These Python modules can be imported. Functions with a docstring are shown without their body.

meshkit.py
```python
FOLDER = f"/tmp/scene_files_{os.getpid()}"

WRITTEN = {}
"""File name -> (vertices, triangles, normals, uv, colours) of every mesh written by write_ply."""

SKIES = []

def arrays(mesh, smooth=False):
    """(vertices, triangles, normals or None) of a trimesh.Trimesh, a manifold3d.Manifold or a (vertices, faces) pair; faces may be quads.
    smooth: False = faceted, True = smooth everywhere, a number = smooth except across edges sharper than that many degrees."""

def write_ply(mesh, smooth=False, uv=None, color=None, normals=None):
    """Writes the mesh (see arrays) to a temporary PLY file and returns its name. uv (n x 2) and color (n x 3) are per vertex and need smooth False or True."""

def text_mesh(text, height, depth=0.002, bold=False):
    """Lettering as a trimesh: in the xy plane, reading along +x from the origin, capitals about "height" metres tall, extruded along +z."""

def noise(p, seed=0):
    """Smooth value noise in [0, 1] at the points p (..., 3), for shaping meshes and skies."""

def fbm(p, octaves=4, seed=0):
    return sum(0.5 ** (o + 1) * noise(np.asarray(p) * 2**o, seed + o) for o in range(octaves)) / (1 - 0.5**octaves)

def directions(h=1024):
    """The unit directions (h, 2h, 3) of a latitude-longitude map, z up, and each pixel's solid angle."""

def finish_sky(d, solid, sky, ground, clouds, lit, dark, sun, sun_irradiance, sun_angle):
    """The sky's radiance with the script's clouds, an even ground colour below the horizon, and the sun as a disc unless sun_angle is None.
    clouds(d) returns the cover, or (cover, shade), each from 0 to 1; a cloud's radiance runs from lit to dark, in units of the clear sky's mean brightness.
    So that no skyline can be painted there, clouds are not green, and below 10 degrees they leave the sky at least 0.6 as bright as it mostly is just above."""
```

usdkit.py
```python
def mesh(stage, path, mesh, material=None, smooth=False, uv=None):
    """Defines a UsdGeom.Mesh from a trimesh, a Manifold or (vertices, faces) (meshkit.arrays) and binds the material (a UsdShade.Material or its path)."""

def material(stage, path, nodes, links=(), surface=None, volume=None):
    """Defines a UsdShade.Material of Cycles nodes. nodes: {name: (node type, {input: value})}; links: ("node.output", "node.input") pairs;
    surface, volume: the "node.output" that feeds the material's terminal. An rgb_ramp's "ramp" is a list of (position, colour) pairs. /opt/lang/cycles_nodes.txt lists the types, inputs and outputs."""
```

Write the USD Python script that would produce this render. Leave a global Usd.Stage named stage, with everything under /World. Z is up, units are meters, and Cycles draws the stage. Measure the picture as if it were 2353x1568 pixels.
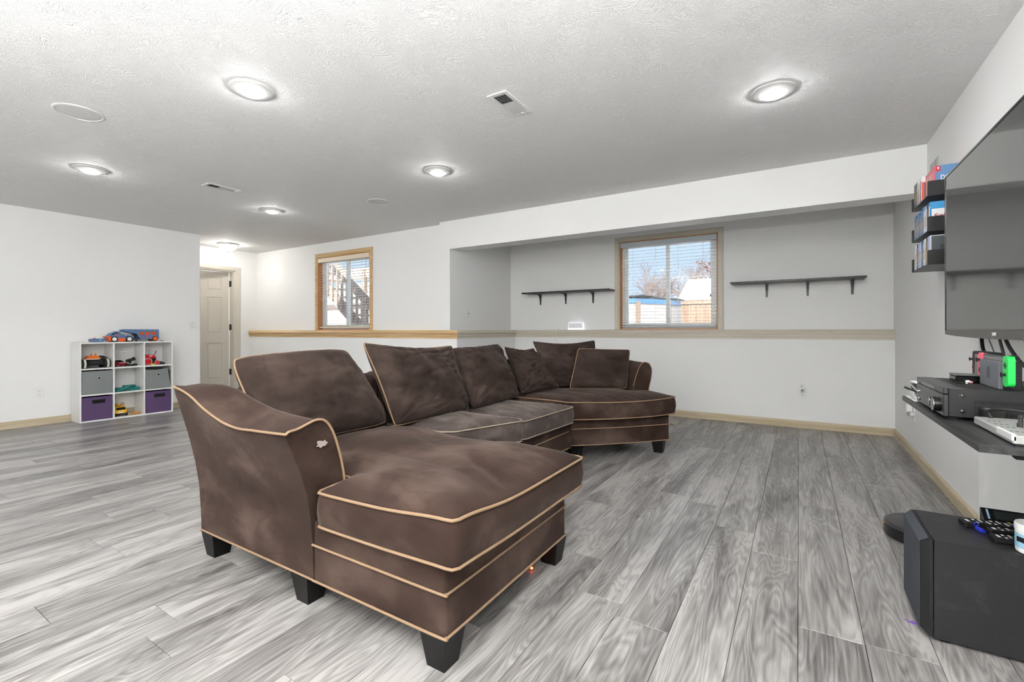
import math, random
import numpy as np, trimesh, manifold3d, shapely
import shapely.geometry as sg
from scipy.spatial import Delaunay
import usdkit, meshkit
from pxr import Usd, UsdGeom, UsdLux, UsdShade, Gf, Sdf

random.seed(7)
RNG = np.random.default_rng(11)
stage = Usd.Stage.CreateInMemory()
UsdGeom.SetStageUpAxis(stage, 'Z'); UsdGeom.SetStageMetersPerUnit(stage, 1.0)
UsdGeom.Xform.Define(stage, '/World'); UsdGeom.Scope.Define(stage, '/World/Looks')

# ------------------------------------------------------------------ camera
EXPOSURE = 2.35
FPX, YAW, ROLL, CAMH = 1066.0, math.atan(659.5 / 1066.0), 0.0019, 1.085
cam = UsdGeom.Camera.Define(stage, '/World/camera')
cr = np.array([math.cos(YAW), math.sin(YAW), 0.0]); cd = np.array([-math.sin(YAW), math.cos(YAW), 0.0]); cz = np.array([0, 0, 1.0])
cr, cu = cr - ROLL * cz, cz + ROLL * cr
cam.AddTransformOp().Set(Gf.Matrix4d(*cr, 0, *cu, 0, *(-cd), 0, 0, 0, CAMH, 1))
cam.CreateHorizontalApertureAttr(36.0); cam.CreateVerticalApertureAttr(24.0)
cam.CreateFocalLengthAttr(FPX / 2353 * 36.0)
cam.CreateVerticalApertureOffsetAttr(-25.7 / 2353 * 36.0)
cam.CreateFStopAttr(0.0); cam.CreateClippingRangeAttr(Gf.Vec2f(0.05, 500)); cam.CreateExposureAttr(EXPOSURE)

# ------------------------------------------------------------------ sky, sun, lamp strength
LAMP_E = 38.0
LAMP_COLOR = (0.99, 0.993, 1.0)
sky = UsdLux.DomeLight.Define(stage, '/World/sky_light')
sky.CreateColorAttr(Gf.Vec3f(0.58, 0.76, 1.0)); sky.CreateIntensityAttr(0.074)
sun = UsdLux.DistantLight.Define(stage, '/World/sun_light')
sun.CreateNormalizeAttr(True); sun.CreateIntensityAttr(0.9); sun.CreateAngleAttr(0.8); sun.CreateColorAttr(Gf.Vec3f(1.0, 0.95, 0.88))
sun.AddRotateXYZOp().Set(Gf.Vec3f(52, 0, 14))

# the photographer's flash heads behind the camera, bounced off the ceiling
for k, (fx, fy, fi) in enumerate(((-0.2, -0.7, 30.0), (-2.2, -1.0, 8.0), (-5.6, -1.1, 1.5))):
    fl = UsdLux.RectLight.Define(stage, f'/World/bounce_flash_{k + 1:03d}')
    fl.CreateWidthAttr(0.7); fl.CreateHeightAttr(0.7); fl.CreateIntensityAttr(fi)
    fl.AddTranslateOp().Set(Gf.Vec3d(fx, fy, 1.5)); fl.AddRotateXYZOp().Set(Gf.Vec3f(180, 0, 0))

# ------------------------------------------------------------------ materials
def lin(c):
    c = np.asarray(c, float) / 255.0
    return tuple(np.where(c <= 0.04045, c / 12.92, ((c + 0.055) / 1.055) ** 2.4))

MATS = {}
def mat(name, rgb=None, rough=0.5, metal=0.0, spec=0.5, linear=None, emit=None, strength=0.0, sheen=0.0, coat=0.0, bump=None, trans=0.0, ior=None):
    """A plain principled material; bump = (noise scale, strength, distance)."""
    if name in MATS: return MATS[name]
    col = linear if linear is not None else lin(rgb)
    p = {'base_color': col, 'roughness': rough, 'metallic': metal, 'specular_ior_level': spec}
    if emit is not None: p.update(emission_color=emit, emission_strength=strength)
    if sheen: p.update(sheen_weight=sheen)
    if ior: p.update(ior=ior)
    if coat: p.update(coat_weight=coat)
    if trans: p.update(transmission_weight=trans)
    nodes, links = {'p': ('principled_bsdf', p)}, []
    if bump:
        nodes['g'] = ('geometry', {}); nodes['n'] = ('noise_texture', {'scale': bump[0], 'detail': 4.0}); nodes['b'] = ('bump', {'strength': bump[1], 'distance': bump[2]})
        links = [('g.position', 'n.vector'), ('n.fac', 'b.height'), ('b.normal', 'p.normal')]
    MATS[name] = usdkit.material(stage, '/World/Looks/' + name, nodes, links, surface='p.BSDF')
    return MATS[name]

def graph(name, nodes, links, surface='p.BSDF', volume=None):
    MATS[name] = usdkit.material(stage, '/World/Looks/' + name, nodes, links, surface=surface, volume=volume)
    return MATS[name]

wall_m = mat('wall_paint', linear=(0.87, 0.87, 0.86), rough=0.55, spec=0.3, bump=(260, 0.08, 0.002))
graph('ceiling_texture', {
    'g': ('geometry', {}), 'm': ('mapping', {'scale': (1, 1, 1)}),
    'd': ('noise_texture', {'scale': 5.0, 'detail': 1.0}),
    'md': ('vector_math', {'math_type': 'scale', 'scale': 0.35}),
    'ad': ('vector_math', {'math_type': 'add'}),
    'n': ('noise_texture', {'scale': 40.0, 'detail': 2.0, 'roughness': 0.5, 'distortion': 1.6}),
    'r': ('rgb_ramp', {'ramp': [(0.0, (0, 0, 0)), (0.42, (0, 0, 0)), (0.5, (1, 1, 1)), (0.58, (0, 0, 0)), (1.0, (0, 0, 0))]}),
    'b': ('bump', {'strength': 0.5, 'distance': 0.005}),
    'p': ('principled_bsdf', {'base_color': (0.85, 0.85, 0.84), 'roughness': 0.7, 'specular_ior_level': 0.2})},
    [('g.position', 'm.vector'), ('m.vector', 'd.vector'), ('d.color', 'md.vector1'), ('md.vector', 'ad.vector1'), ('m.vector', 'ad.vector2'),
     ('ad.vector', 'n.vector'), ('n.fac', 'r.fac'), ('r.color', 'b.height'), ('b.normal', 'p.normal')])

# grey oak-look laminate: grain runs along y; every plank has its own random offset and tone
graph('floor_plank', {
    'g': ('geometry', {}), 'o': ('object_info', {}),
    'off': ('combine_xyz', {}), 'r1': ('math', {'math_type': 'multiply', 'value2': 37.0}), 'r2': ('math', {'math_type': 'multiply', 'value2': 113.0}),
    'v': ('vector_math', {'math_type': 'add'}),
    'ma': ('mapping', {'scale': (7.0, 0.9, 1)}), 'na': ('noise_texture', {'scale': 1.0, 'detail': 2.5, 'roughness': 0.55, 'distortion': 0.5}),
    'ring': ('math', {'math_type': 'multiply', 'value2': 38.0}), 'pp': ('math', {'math_type': 'pingpong', 'value2': 1.0}),
    'mb': ('mapping', {'scale': (75.0, 3.0, 1)}), 'nb': ('noise_texture', {'scale': 1.0, 'detail': 4.0, 'roughness': 0.65}),
    'mc': ('mapping', {'scale': (6.5, 0.75, 1)}), 'nc': ('noise_texture', {'scale': 1.0, 'detail': 3.0, 'roughness': 0.6, 'distortion': 0.8}),
    's1': ('math', {'math_type': 'multiply', 'value2': 0.15}), 's2': ('math', {'math_type': 'multiply', 'value2': 0.55}), 's3': ('math', {'math_type': 'multiply_add', 'value2': 0.95}),
    's4': ('math', {'math_type': 'multiply', 'value2': 0.10}),
    'a1': ('math', {'math_type': 'add'}), 'a2': ('math', {'math_type': 'add'}),
    'ramp': ('rgb_ramp', {'ramp': [(0.46, lin((62, 59, 59))), (0.64, lin((100, 97, 95))), (0.82, lin((134, 131, 129))), (0.98, lin((164, 161, 158)))]}),
    'sub': ('math', {'math_type': 'subtract', 'value2': 0.05}),
    'b': ('bump', {'strength': 0.25, 'distance': 0.0012}),
    'p': ('principled_bsdf', {'roughness': 0.34, 'specular_ior_level': 0.5})},
    [('o.random', 'r1.value1'), ('o.random', 'r2.value1'), ('r1.value', 'off.x'), ('r2.value', 'off.y'), ('g.position', 'v.vector1'), ('off.vector', 'v.vector2'),
     ('v.vector', 'ma.vector'), ('ma.vector', 'na.vector'), ('na.fac', 'ring.value1'), ('ring.value', 'pp.value1'),
     ('v.vector', 'mb.vector'), ('mb.vector', 'nb.vector'), ('v.vector', 'mc.vector'), ('mc.vector', 'nc.vector'),
     ('pp.value', 's1.value1'), ('nb.fac', 's2.value1'), ('o.random', 's4.value1'), ('nc.fac', 's3.value1'), ('s4.value', 's3.value3'),
     ('s1.value', 'a1.value1'), ('s2.value', 'a1.value2'), ('a1.value', 'a2.value1'), ('s3.value', 'a2.value2'), ('a2.value', 'sub.value1'), ('sub.value', 'ramp.fac'),
     ('ramp.color', 'p.base_color'), ('a1.value', 'b.height'), ('b.normal', 'p.normal')])

def suede(name, dark, mid, light, scale=7.0, crease=0.5, sheen=0.12):
    """Brushed microfibre: broad tone, and brushed strokes of nap lying the other way."""
    graph(name, {
        'g': ('geometry', {}), 'm': ('mapping', {'rotation': (0.3, 0.2, 0.6), 'scale': (1.0, 1.0, 1.5)}),
        'n': ('noise_texture', {'scale': scale, 'detail': 3.0, 'roughness': 0.45, 'distortion': 0.3}),
        'm4': ('mapping', {'rotation': (0.5, 0.4, 0.9), 'scale': (1.0, 2.6, 2.2)}),
        'n4': ('noise_texture', {'scale': scale * 1.1, 'detail': 2.0, 'roughness': 0.45, 'distortion': 0.9}),
        'r4': ('rgb_ramp', {'ramp': [(0.0, (0, 0, 0)), (0.50, (0, 0, 0)), (0.56, (1, 1, 1)), (0.64, (0.25, 0.25, 0.25)), (1.0, (0, 0, 0))]}),
        's4': ('math', {'math_type': 'multiply', 'value2': -0.055}),
        'n2': ('noise_texture', {'scale': 420.0, 'detail': 2.0}),
        'mixf': ('math', {'math_type': 'multiply_add', 'value2': 0.14}), 'add': ('math', {'math_type': 'add'}), 'sub': ('math', {'math_type': 'subtract', 'value2': 0.05}),
        'ramp': ('rgb_ramp', {'ramp': [(0.24, dark), (0.50, mid), (0.76, light)]}),
        'n3': ('noise_texture', {'scale': 16.0, 'detail': 3.0, 'distortion': 1.2}),
        'b': ('bump', {'strength': crease, 'distance': 0.012}),
        'p': ('principled_bsdf', {'roughness': 0.85, 'specular_ior_level': 0.12, 'sheen_weight': sheen, 'sheen_roughness': 0.35, 'sheen_tint': (1.0, 0.86, 0.78)})},
        [('g.position', 'm.vector'), ('m.vector', 'n.vector'), ('g.position', 'n2.vector'), ('g.position', 'm4.vector'), ('m4.vector', 'n4.vector'), ('n4.fac', 'r4.fac'), ('r4.color', 's4.value1'),
         ('n2.fac', 'mixf.value1'), ('n.fac', 'mixf.value3'), ('mixf.value', 'add.value1'), ('s4.value', 'add.value2'), ('add.value', 'sub.value1'),
         ('sub.value', 'ramp.fac'), ('ramp.color', 'p.base_color'), ('g.position', 'n3.vector'), ('n3.fac', 'b.height'), ('b.normal', 'p.normal')])
    return MATS[name]
sofa_m = suede('brown_microfibre', (0.022, 0.012, 0.009), (0.044, 0.027, 0.021), (0.104, 0.071, 0.057), scale=3.4, crease=0.10)
pillow_m = suede('brown_microfibre_pillow', (0.024, 0.016, 0.013), (0.043, 0.029, 0.024), (0.080, 0.057, 0.047), scale=4.5, crease=0.16)
piping_m = mat('tan_piping', (140, 114, 88), rough=0.7)
leg_m = mat('black_wood_leg', (11, 10, 10), rough=0.45, spec=0.3)

def wood(name, c1, c2, rough=0.5, axis='y', sc=1.0):
    s = {'x': (1.5, 40, 40), 'y': (40, 1.5, 40), 'z': (40, 40, 1.5)}[axis]
    graph(name, {'g': ('geometry', {}), 'm': ('mapping', {'scale': tuple(sc * k for k in s)}), 'n': ('noise_texture', {'scale': 1.0, 'detail': 4.0, 'roughness': 0.6, 'distortion': 0.4}),
                 'r': ('rgb_ramp', {'ramp': [(0.35, c1), (0.65, c2)]}), 'p': ('principled_bsdf', {'roughness': rough, 'specular_ior_level': 0.35})},
          [('g.position', 'm.vector'), ('m.vector', 'n.vector'), ('n.fac', 'r.fac'), ('r.color', 'p.base_color')])
    return MATS[name]
greige_m = mat('greige_trim', (212, 204, 188), rough=0.5)
pine_m = wood('pine_trim', lin((196, 160, 112)), lin((222, 192, 148)), axis='x')
base_m = wood('tan_baseboard', lin((188, 172, 142)), lin((208, 194, 166)), axis='y')
basex_m = wood('tan_baseboard_back', lin((188, 172, 142)), lin((208, 194, 166)), axis='x')
jamb_m = wood('orange_jamb_wood', lin((186, 122, 74)), lin((214, 152, 100)), axis='z')
door_m = mat('greige_door', (205, 198, 186), rough=0.45)
vinyl_m = mat('white_vinyl', (240, 240, 236), rough=0.4)
blind_m = mat('white_blind', (238, 237, 232), rough=0.45)
cream_m = mat('cream_blind', (240, 226, 204), rough=0.5)
plastic_w = mat('white_plastic', (236, 236, 234), rough=0.35)
plate_m = mat('wall_plate_white', (238, 238, 236), rough=0.4)
dark_m = mat('dark_void', (14, 14, 14), rough=0.9)
blackm = mat('black_matte', (16, 16, 17), rough=0.55)
blacks = mat('black_satin', (20, 20, 22), rough=0.3)
blackg = mat('black_gloss', (12, 12, 13), rough=0.12)
chrome = mat('chrome', (200, 200, 200), rough=0.18, metal=1.0)
darkmetal = mat('dark_bracket_metal', (74, 74, 74), rough=0.4, metal=0.6)
bronze = mat('dark_hinge_metal', (64, 60, 56), rough=0.4, metal=0.7)
rubber = mat('toy_tyre_black', (18, 18, 18), rough=0.6)
lamp_trim = mat('lamp_trim_white', (214, 214, 212), rough=0.5)
lamp_on = mat('lamp_lens', (255, 255, 255), emit=LAMP_COLOR, strength=LAMP_E)
graph('window_glass', {'t': ('transparent_bsdf', {'color': (0.97, 0.98, 0.98)}), 'gl': ('glossy_bsdf', {'roughness': 0.0, 'color': (1, 1, 1)}), 'p': ('mix_closure', {'fac': 0.05})},
      [('t.BSDF', 'p.closure1'), ('gl.BSDF', 'p.closure2')], surface='p.closure')
glass_m = MATS['window_glass']

# ------------------------------------------------------------------ prims
USED = {}
def numbered(parent, name):
    k = (parent, name); n = USED.get(k, 0); USED[k] = n + 1
    return name if n == 0 else f'{name}_{n:03d}'

def tagp(p, label=None, cat=None, group=None, kind=None):
    for k, v in (('label', label), ('category', cat), ('group', group), ('kind', kind)):
        if v: p.SetCustomDataByKey(k, v)

class Node:
    """A thing (or a part) whose children are meshes written in world coordinates."""
    def __init__(self, name, label=None, cat=None, loc=(0, 0, 0), group=None, kind=None):
        self.path = '/World/' + numbered('/World', name); self.loc = np.array(loc, float)
        x = UsdGeom.Xform.Define(stage, self.path); x.AddTranslateOp().Set(Gf.Vec3d(*map(float, self.loc)))
        tagp(x.GetPrim(), label, cat, group, kind)
    def part(self, name, m, material, smooth=30, label=None, kind=None, under=None):
        base = under.path if under is not None else self.path
        v, f = vf(m)
        pr = usdkit.mesh(stage, base + '/' + numbered(base, name), trimesh.Trimesh(v - self.loc, f, process=False), material, smooth=smooth)
        tagp(pr.GetPrim(), label=label, kind=kind)
        return Ref(str(pr.GetPath()))
class Ref:
    def __init__(self, path): self.path = path

def single(name, m, material, label=None, cat=None, smooth=30, group=None, kind=None):
    pr = usdkit.mesh(stage, '/World/' + numbered('/World', name), trimesh.Trimesh(*vf(m), process=False), material, smooth=smooth)
    tagp(pr.GetPrim(), label, cat, group, kind)
    return Ref(str(pr.GetPath()))

# ------------------------------------------------------------------ shapes
def vf(m):
    if hasattr(m, 'to_mesh'):
        q = m.to_mesh(); return np.array(q.vert_properties[:, :3], float), np.array(q.tri_verts)
    if isinstance(m, trimesh.Trimesh): return np.array(m.vertices), np.array(m.faces)
    v, f = np.asarray(m[0], float), np.asarray(m[1], int)
    if f.shape[1] == 4: f = np.vstack([f[:, [0, 1, 2]], f[:, [0, 2, 3]]])
    return v, f

def cat(*ms):
    V, F, n = [], [], 0
    for m in ms:
        v, f = vf(m); V.append(v); F.append(f + n); n += len(v)
    return np.vstack(V), np.vstack(F)

def hull(pts):
    h = trimesh.Trimesh(np.asarray(pts, float), process=False).convex_hull
    return np.array(h.vertices), np.array(h.faces)

def box(x0, x1, y0, y1, z0, z1, c=0.0):
    """Axis box; c = chamfer."""
    lo, hi = np.array([min(x0, x1), min(y0, y1), min(z0, z1)], float), np.array([max(x0, x1), max(y0, y1), max(z0, z1)], float)
    if c <= 0:
        m = trimesh.creation.box(bounds=[lo, hi]); return np.array(m.vertices), np.array(m.faces)
    c = min(c, 0.49 * (hi - lo).min()); pts = []
    for i in (0, 1):
        for j in (0, 1):
            for k in (0, 1):
                s = np.array([i, j, k]); p = np.where(s, hi, lo); d = np.where(s, -c, c)
                for a in range(3):
                    q = p + d; q[a] = p[a]; pts.append(q)
    return hull(pts)

def obox(o, ax, ay, az, c=0.0):
    """Box centred at o with half-axes vectors ax, ay, az."""
    v, f = box(-1, 1, -1, 1, -1, 1)
    if c > 0:
        la, lb, lc = (np.linalg.norm(x) for x in (ax, ay, az))
        v, f = box(-la, la, -lb, lb, -lc, lc, c); v = v / np.array([la, lb, lc])
    A = np.stack([ax, ay, az]).astype(float)
    v = np.asarray(o, float) + v @ A
    return (v, f) if np.linalg.det(A) > 0 else (v, f[:, ::-1])

def frame_from(d):
    d = np.asarray(d, float); d = d / np.linalg.norm(d)
    a = np.cross(d, [0, 0, 1.0] if abs(d[2]) < 0.9 else [1.0, 0, 0]); a /= np.linalg.norm(a)
    return a, np.cross(d, a), d

def cyl(p0, p1, r0, r1=None, seg=20):
    r1 = r0 if r1 is None else r1
    p0, p1 = np.asarray(p0, float), np.asarray(p1, float); a, b, _ = frame_from(p1 - p0)
    t = np.arange(seg) * 2 * np.pi / seg; ring = np.cos(t)[:, None] * a + np.sin(t)[:, None] * b
    v = np.vstack([p0 + r0 * ring, p1 + r1 * ring, [p0], [p1]]); i = np.arange(seg); j = (i + 1) % seg
    f = np.vstack([np.stack([i, j, j + seg], 1), np.stack([i, j + seg, i + seg], 1), np.stack([j, i, np.full(seg, 2 * seg)], 1), np.stack([i + seg, j + seg, np.full(seg, 2 * seg + 1)], 1)])
    return v, f

def lathe(profile, center=(0, 0, 0), seg=32, axis=(0, 0, 1), cap=True):
    """profile: (radius, height) pairs from start to end along axis."""
    P = np.asarray(profile, float); a, b, d = frame_from(axis); t = np.arange(seg) * 2 * np.pi / seg
    if abs(axis[2]) == 1: a, b, d = np.array([1.0, 0, 0]), np.array([0, 1.0, 0]) * np.sign(axis[2]), np.array([0, 0, float(axis[2])])
    ring = np.cos(t)[:, None] * a + np.sin(t)[:, None] * b
    v = np.vstack([np.asarray(center) + r * ring + h * d for r, h in P]); n = len(P); f = []
    i = np.arange(seg); j = (i + 1) % seg
    for k in range(n - 1):
        f += [np.stack([k * seg + i, k * seg + j, (k + 1) * seg + j], 1), np.stack([k * seg + i, (k + 1) * seg + j, (k + 1) * seg + i], 1)]
    if cap:
        v = np.vstack([v, np.asarray(center) + P[0, 1] * d, np.asarray(center) + P[-1, 1] * d]); m = n * seg
        f += [np.stack([j, i, np.full(seg, m)], 1), np.stack([(n - 1) * seg + i, (n - 1) * seg + j, np.full(seg, m + 1)], 1)]
    return v, np.vstack(f)

def tube(path, r, seg=8, closed=False):
    p = np.asarray(path, float); n = len(p)
    t = np.roll(p, -1, 0) - np.roll(p, 1, 0) if closed else np.gradient(p, axis=0)
    t /= np.linalg.norm(t, axis=1, keepdims=True) + 1e-12
    a = np.zeros_like(p); a[0] = frame_from(t[0])[0]
    for k in range(1, n):
        q = a[k - 1] - t[k] * (a[k - 1] @ t[k]); a[k] = q / (np.linalg.norm(q) + 1e-12)
    b = np.cross(t, a); ang = np.arange(seg) * 2 * np.pi / seg; r = np.broadcast_to(r, (n,))
    v = (p[:, None] + r[:, None, None] * (np.cos(ang)[None, :, None] * a[:, None] + np.sin(ang)[None, :, None] * b[:, None])).reshape(-1, 3)
    f = []; m = n if closed else n - 1; i = np.arange(seg); j = (i + 1) % seg
    for k in range(m):
        k2 = (k + 1) % n
        f += [np.stack([k * seg + i, k * seg + j, k2 * seg + j], 1), np.stack([k * seg + i, k2 * seg + j, k2 * seg + i], 1)]
    if not closed:
        v = np.vstack([v, p[0], p[-1]])
        f += [np.stack([j, i, np.full(seg, n * seg)], 1), np.stack([(n - 1) * seg + i, (n - 1) * seg + j, np.full(seg, n * seg + 1)], 1)]
    return v, np.vstack(f)

def resample(path, step):
    p = np.asarray(path, float); s = np.r_[0, np.cumsum(np.linalg.norm(np.diff(p, axis=0), axis=1))]
    u = np.linspace(0, s[-1], max(2, int(s[-1] / step) + 1))
    return np.stack([np.interp(u, s, p[:, k]) for k in range(p.shape[1])], 1)

def smooth_path(path, n=12):
    """Catmull-Rom through the points."""
    p = np.asarray(path, float); q = np.vstack([2 * p[0] - p[1], p, 2 * p[-1] - p[-2]]); out = []
    for i in range(1, len(q) - 2):
        for t in np.linspace(0, 1, n, endpoint=False):
            a, b, c, d = q[i - 1], q[i], q[i + 1], q[i + 2]
            out.append(0.5 * (2 * b + (c - a) * t + (2 * a - 5 * b + 4 * c - d) * t * t + (3 * b - a - 3 * c + d) * t ** 3))
    return np.array(out + [p[-1]])

def prism(poly, z0, z1, plane='xy', at=None):
    """Extrudes a shapely polygon (or points). plane xy: along z; yz: polygon in (y, z), along x; xz: along y."""
    if not hasattr(poly, 'geom_type'): poly = sg.Polygon(poly)
    if not poly.is_valid: poly = poly.buffer(0)
    m = trimesh.creation.extrude_polygon(poly, z1 - z0, engine='earcut'); v, f = np.array(m.vertices), np.array(m.faces)
    v[:, 2] += z0
    if plane == 'yz': v = v[:, [2, 0, 1]]
    if plane == 'xz': v = v[:, [0, 2, 1]]; f = f[:, ::-1]
    return v, f

def rrect(x0, x1, y0, y1, r, seg=6):
    r = min(r, 0.49 * abs(x1 - x0), 0.49 * abs(y1 - y0))
    return sg.box(min(x0, x1) + r, min(y0, y1) + r, max(x0, x1) - r, max(y0, y1) - r).buffer(r, quad_segs=seg)

def loft(sections, cap=True):
    """Closed sections of equal point count, joined; caps by fan from the centroid."""
    S = np.asarray(sections, float); n, k = S.shape[:2]; v = S.reshape(-1, 3); f = []; i = np.arange(k); j = (i + 1) % k
    for a in range(n - 1):
        f += [np.stack([a * k + i, a * k + j, (a + 1) * k + j], 1), np.stack([a * k + i, (a + 1) * k + j, (a + 1) * k + i], 1)]
    if cap:
        v = np.vstack([v, S[0].mean(0), S[-1].mean(0)])
        f += [np.stack([j, i, np.full(k, n * k)], 1), np.stack([(n - 1) * k + i, (n - 1) * k + j, np.full(k, n * k + 1)], 1)]
    f = np.vstack(f)
    t = trimesh.Trimesh(v, f, process=False)
    if t.volume < 0: f = f[:, ::-1]
    return v, f

def lettering(s, height, origin, right, up, depth=0.001, bold=False, wide=None):
    m = meshkit.text_mesh(s, height, depth, bold); v = np.array(m.vertices); v[:, 0] -= v[:, 0].min()
    if wide: v[:, 0] *= wide / v[:, 0].max()
    right, up = np.asarray(right, float), np.asarray(up, float); out = np.cross(right, up)
    return np.asarray(origin, float) + v[:, :1] * right + v[:, 1:2] * up + v[:, 2:] * out, np.array(m.faces)

def taper_leg(x, y, h=0.118, top=0.053, bot=0.036):
    s = [[[x + sx * w, y + sy * w, z] for sx, sy in ((-1, -1), (1, -1), (1, 1), (-1, 1))] for z, w in ((0.0, bot), (h, top))]
    return loft(s)

# ================================================================== SETTING
H = 2.48
XR, XL = 0.823, -7.43
ST = dict(kind='structure')

# floor: sub-base, single planks where the photo can see them, one joined field behind the camera
floor = Node('floor', kind='structure')
floor.part('subfloor', box(-8.6, 1.2, -2.3, 6.3, -0.1, -0.012), dark_m)
PW, PL, X0 = 0.1965, 1.38, -0.005
joint = {-1: 3.93, -2: 2.775, -3: 1.702, -4: 1.788, -5: 2.08, 1: 2.0, 0: 4.75, -16: 0.896, -18: 1.065, -17: 1.25, -11: 0.816, -12: 1.157, -21: 1.715, -19: 1.55, -32: 1.49, -30: 1.45, -23: 0.835}
region = sg.Polygon([(XL, -2.2), (XL, 3.24), (-8.5, 3.24), (-8.5, 4.62), (-3.66, 4.62), (-3.66, 6.05), (XR, 6.05), (XR, 3.45), (1.12, 3.45), (1.12, -2.2)])
field = []
def plank_mesh(x0, x1, y0, y1):
    g = 0.0007
    return box(x0 + g, x1 - g, y0 + g, y1 - g, -0.012, 0.0, 0.0012)
for k in range(-44, 6):
    xa, xb = X0 + k * PW, X0 + (k + 1) * PW
    j = joint.get(k, 0.3 + ((k * 0.37) % 1.0) * PL)
    y = j - PL * math.ceil((j + 2.2) / PL)
    while y < 6.2:
        q = sg.box(xa, y, xb, y + PL).intersection(region)
        y += PL
        for g in getattr(q, 'geoms', [q]):
            if g.is_empty or g.area < 0.002: continue
            a, b, c, d = g.bounds
            m = plank_mesh(a, c, b, d)
            seen = d > 0.42 and not (c < -1.2 and d < 0.6) and a > -8.5
            if seen: floor.part('plank', m, MATS['floor_plank'], smooth=False)
            else: field.append(m)
floor.part('plank_field', cat(*field), MATS['floor_plank'], smooth=False, kind='stuff')

single('ceiling', box(-8.6, 1.3, -2.3, 6.3, H, H + 0.2), MATS['ceiling_texture'], smooth=False, **ST)
def wallp(name, *boxes): return single(name, cat(*boxes), wall_m, smooth=False, **ST)
wallp('wall_left', box(XL - 0.12, XL, -2.2, 3.24, 0, H), box(-8.5, XL, 3.24, 3.36, 0, H))
wallp('wall_front', box(XL - 0.12, 1.2, -2.3, -2.2, 0, H))
# hall wall with the doorway
DX = -8.38; DY0, DY1, DZ = 3.52, 4.335, 2.12
wallp('wall_hall', box(DX - 0.12, DX, 3.36, DY0, 0, H), box(DX - 0.12, DX, DY1, 4.86, 0, H), box(DX - 0.12, DX, DY0, DY1, DZ, H))
# window openings
W1 = (-6.612, -5.396, 1.085, 2.247); W2 = (-2.057, -0.835, 1.085, 2.258)
def holed(x0, x1, y0, y1, w):
    return cat(box(x0, w[0], y0, y1, 0, H), box(w[1], x1, y0, y1, 0, H), box(w[0], w[1], y0, y1, 0, w[2]), box(w[0], w[1], y0, y1, w[3], H))
wallp('wall_back_hall', holed(DX - 0.12, -3.91, 4.73, 4.90, W1), box(-3.96, -3.79, 4.62, 4.90, 0, H))
wallp('wall_back', holed(-3.91, 1.0, 6.09, 6.26, W2))
wallp('wall_recess', box(-3.91, -3.79, 4.90, 6.09, 0, H))
wallp('wall_soffit', box(-3.79, XR, 4.62, 4.85, 2.12, H))
wallp('wall_half', box(DX, -3.79, 4.60, 4.73, 0, 1.045), box(-3.79, -3.66, 4.60, 6.09, 0, 1.045), box(-3.66, XR, 6.01, 6.09, 0, 1.045))
wallp('wall_right', box(XR, 1.0, 3.45, 6.26, 0, H), box(XR, 1.0, 1.05, 3.45, 2.03, H), box(XR, 1.0, -2.2, 1.05, 0, H),
      box(1.0, 1.12, 3.45, 3.57, 0, 2.15), box(1.0, 1.12, 0.93, 1.05, 0, 2.15), box(1.0, 1.12, 1.05, 3.45, 2.03, 2.15), box(1.12, 1.2, 0.93, 3.57, 0, 2.15))

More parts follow.
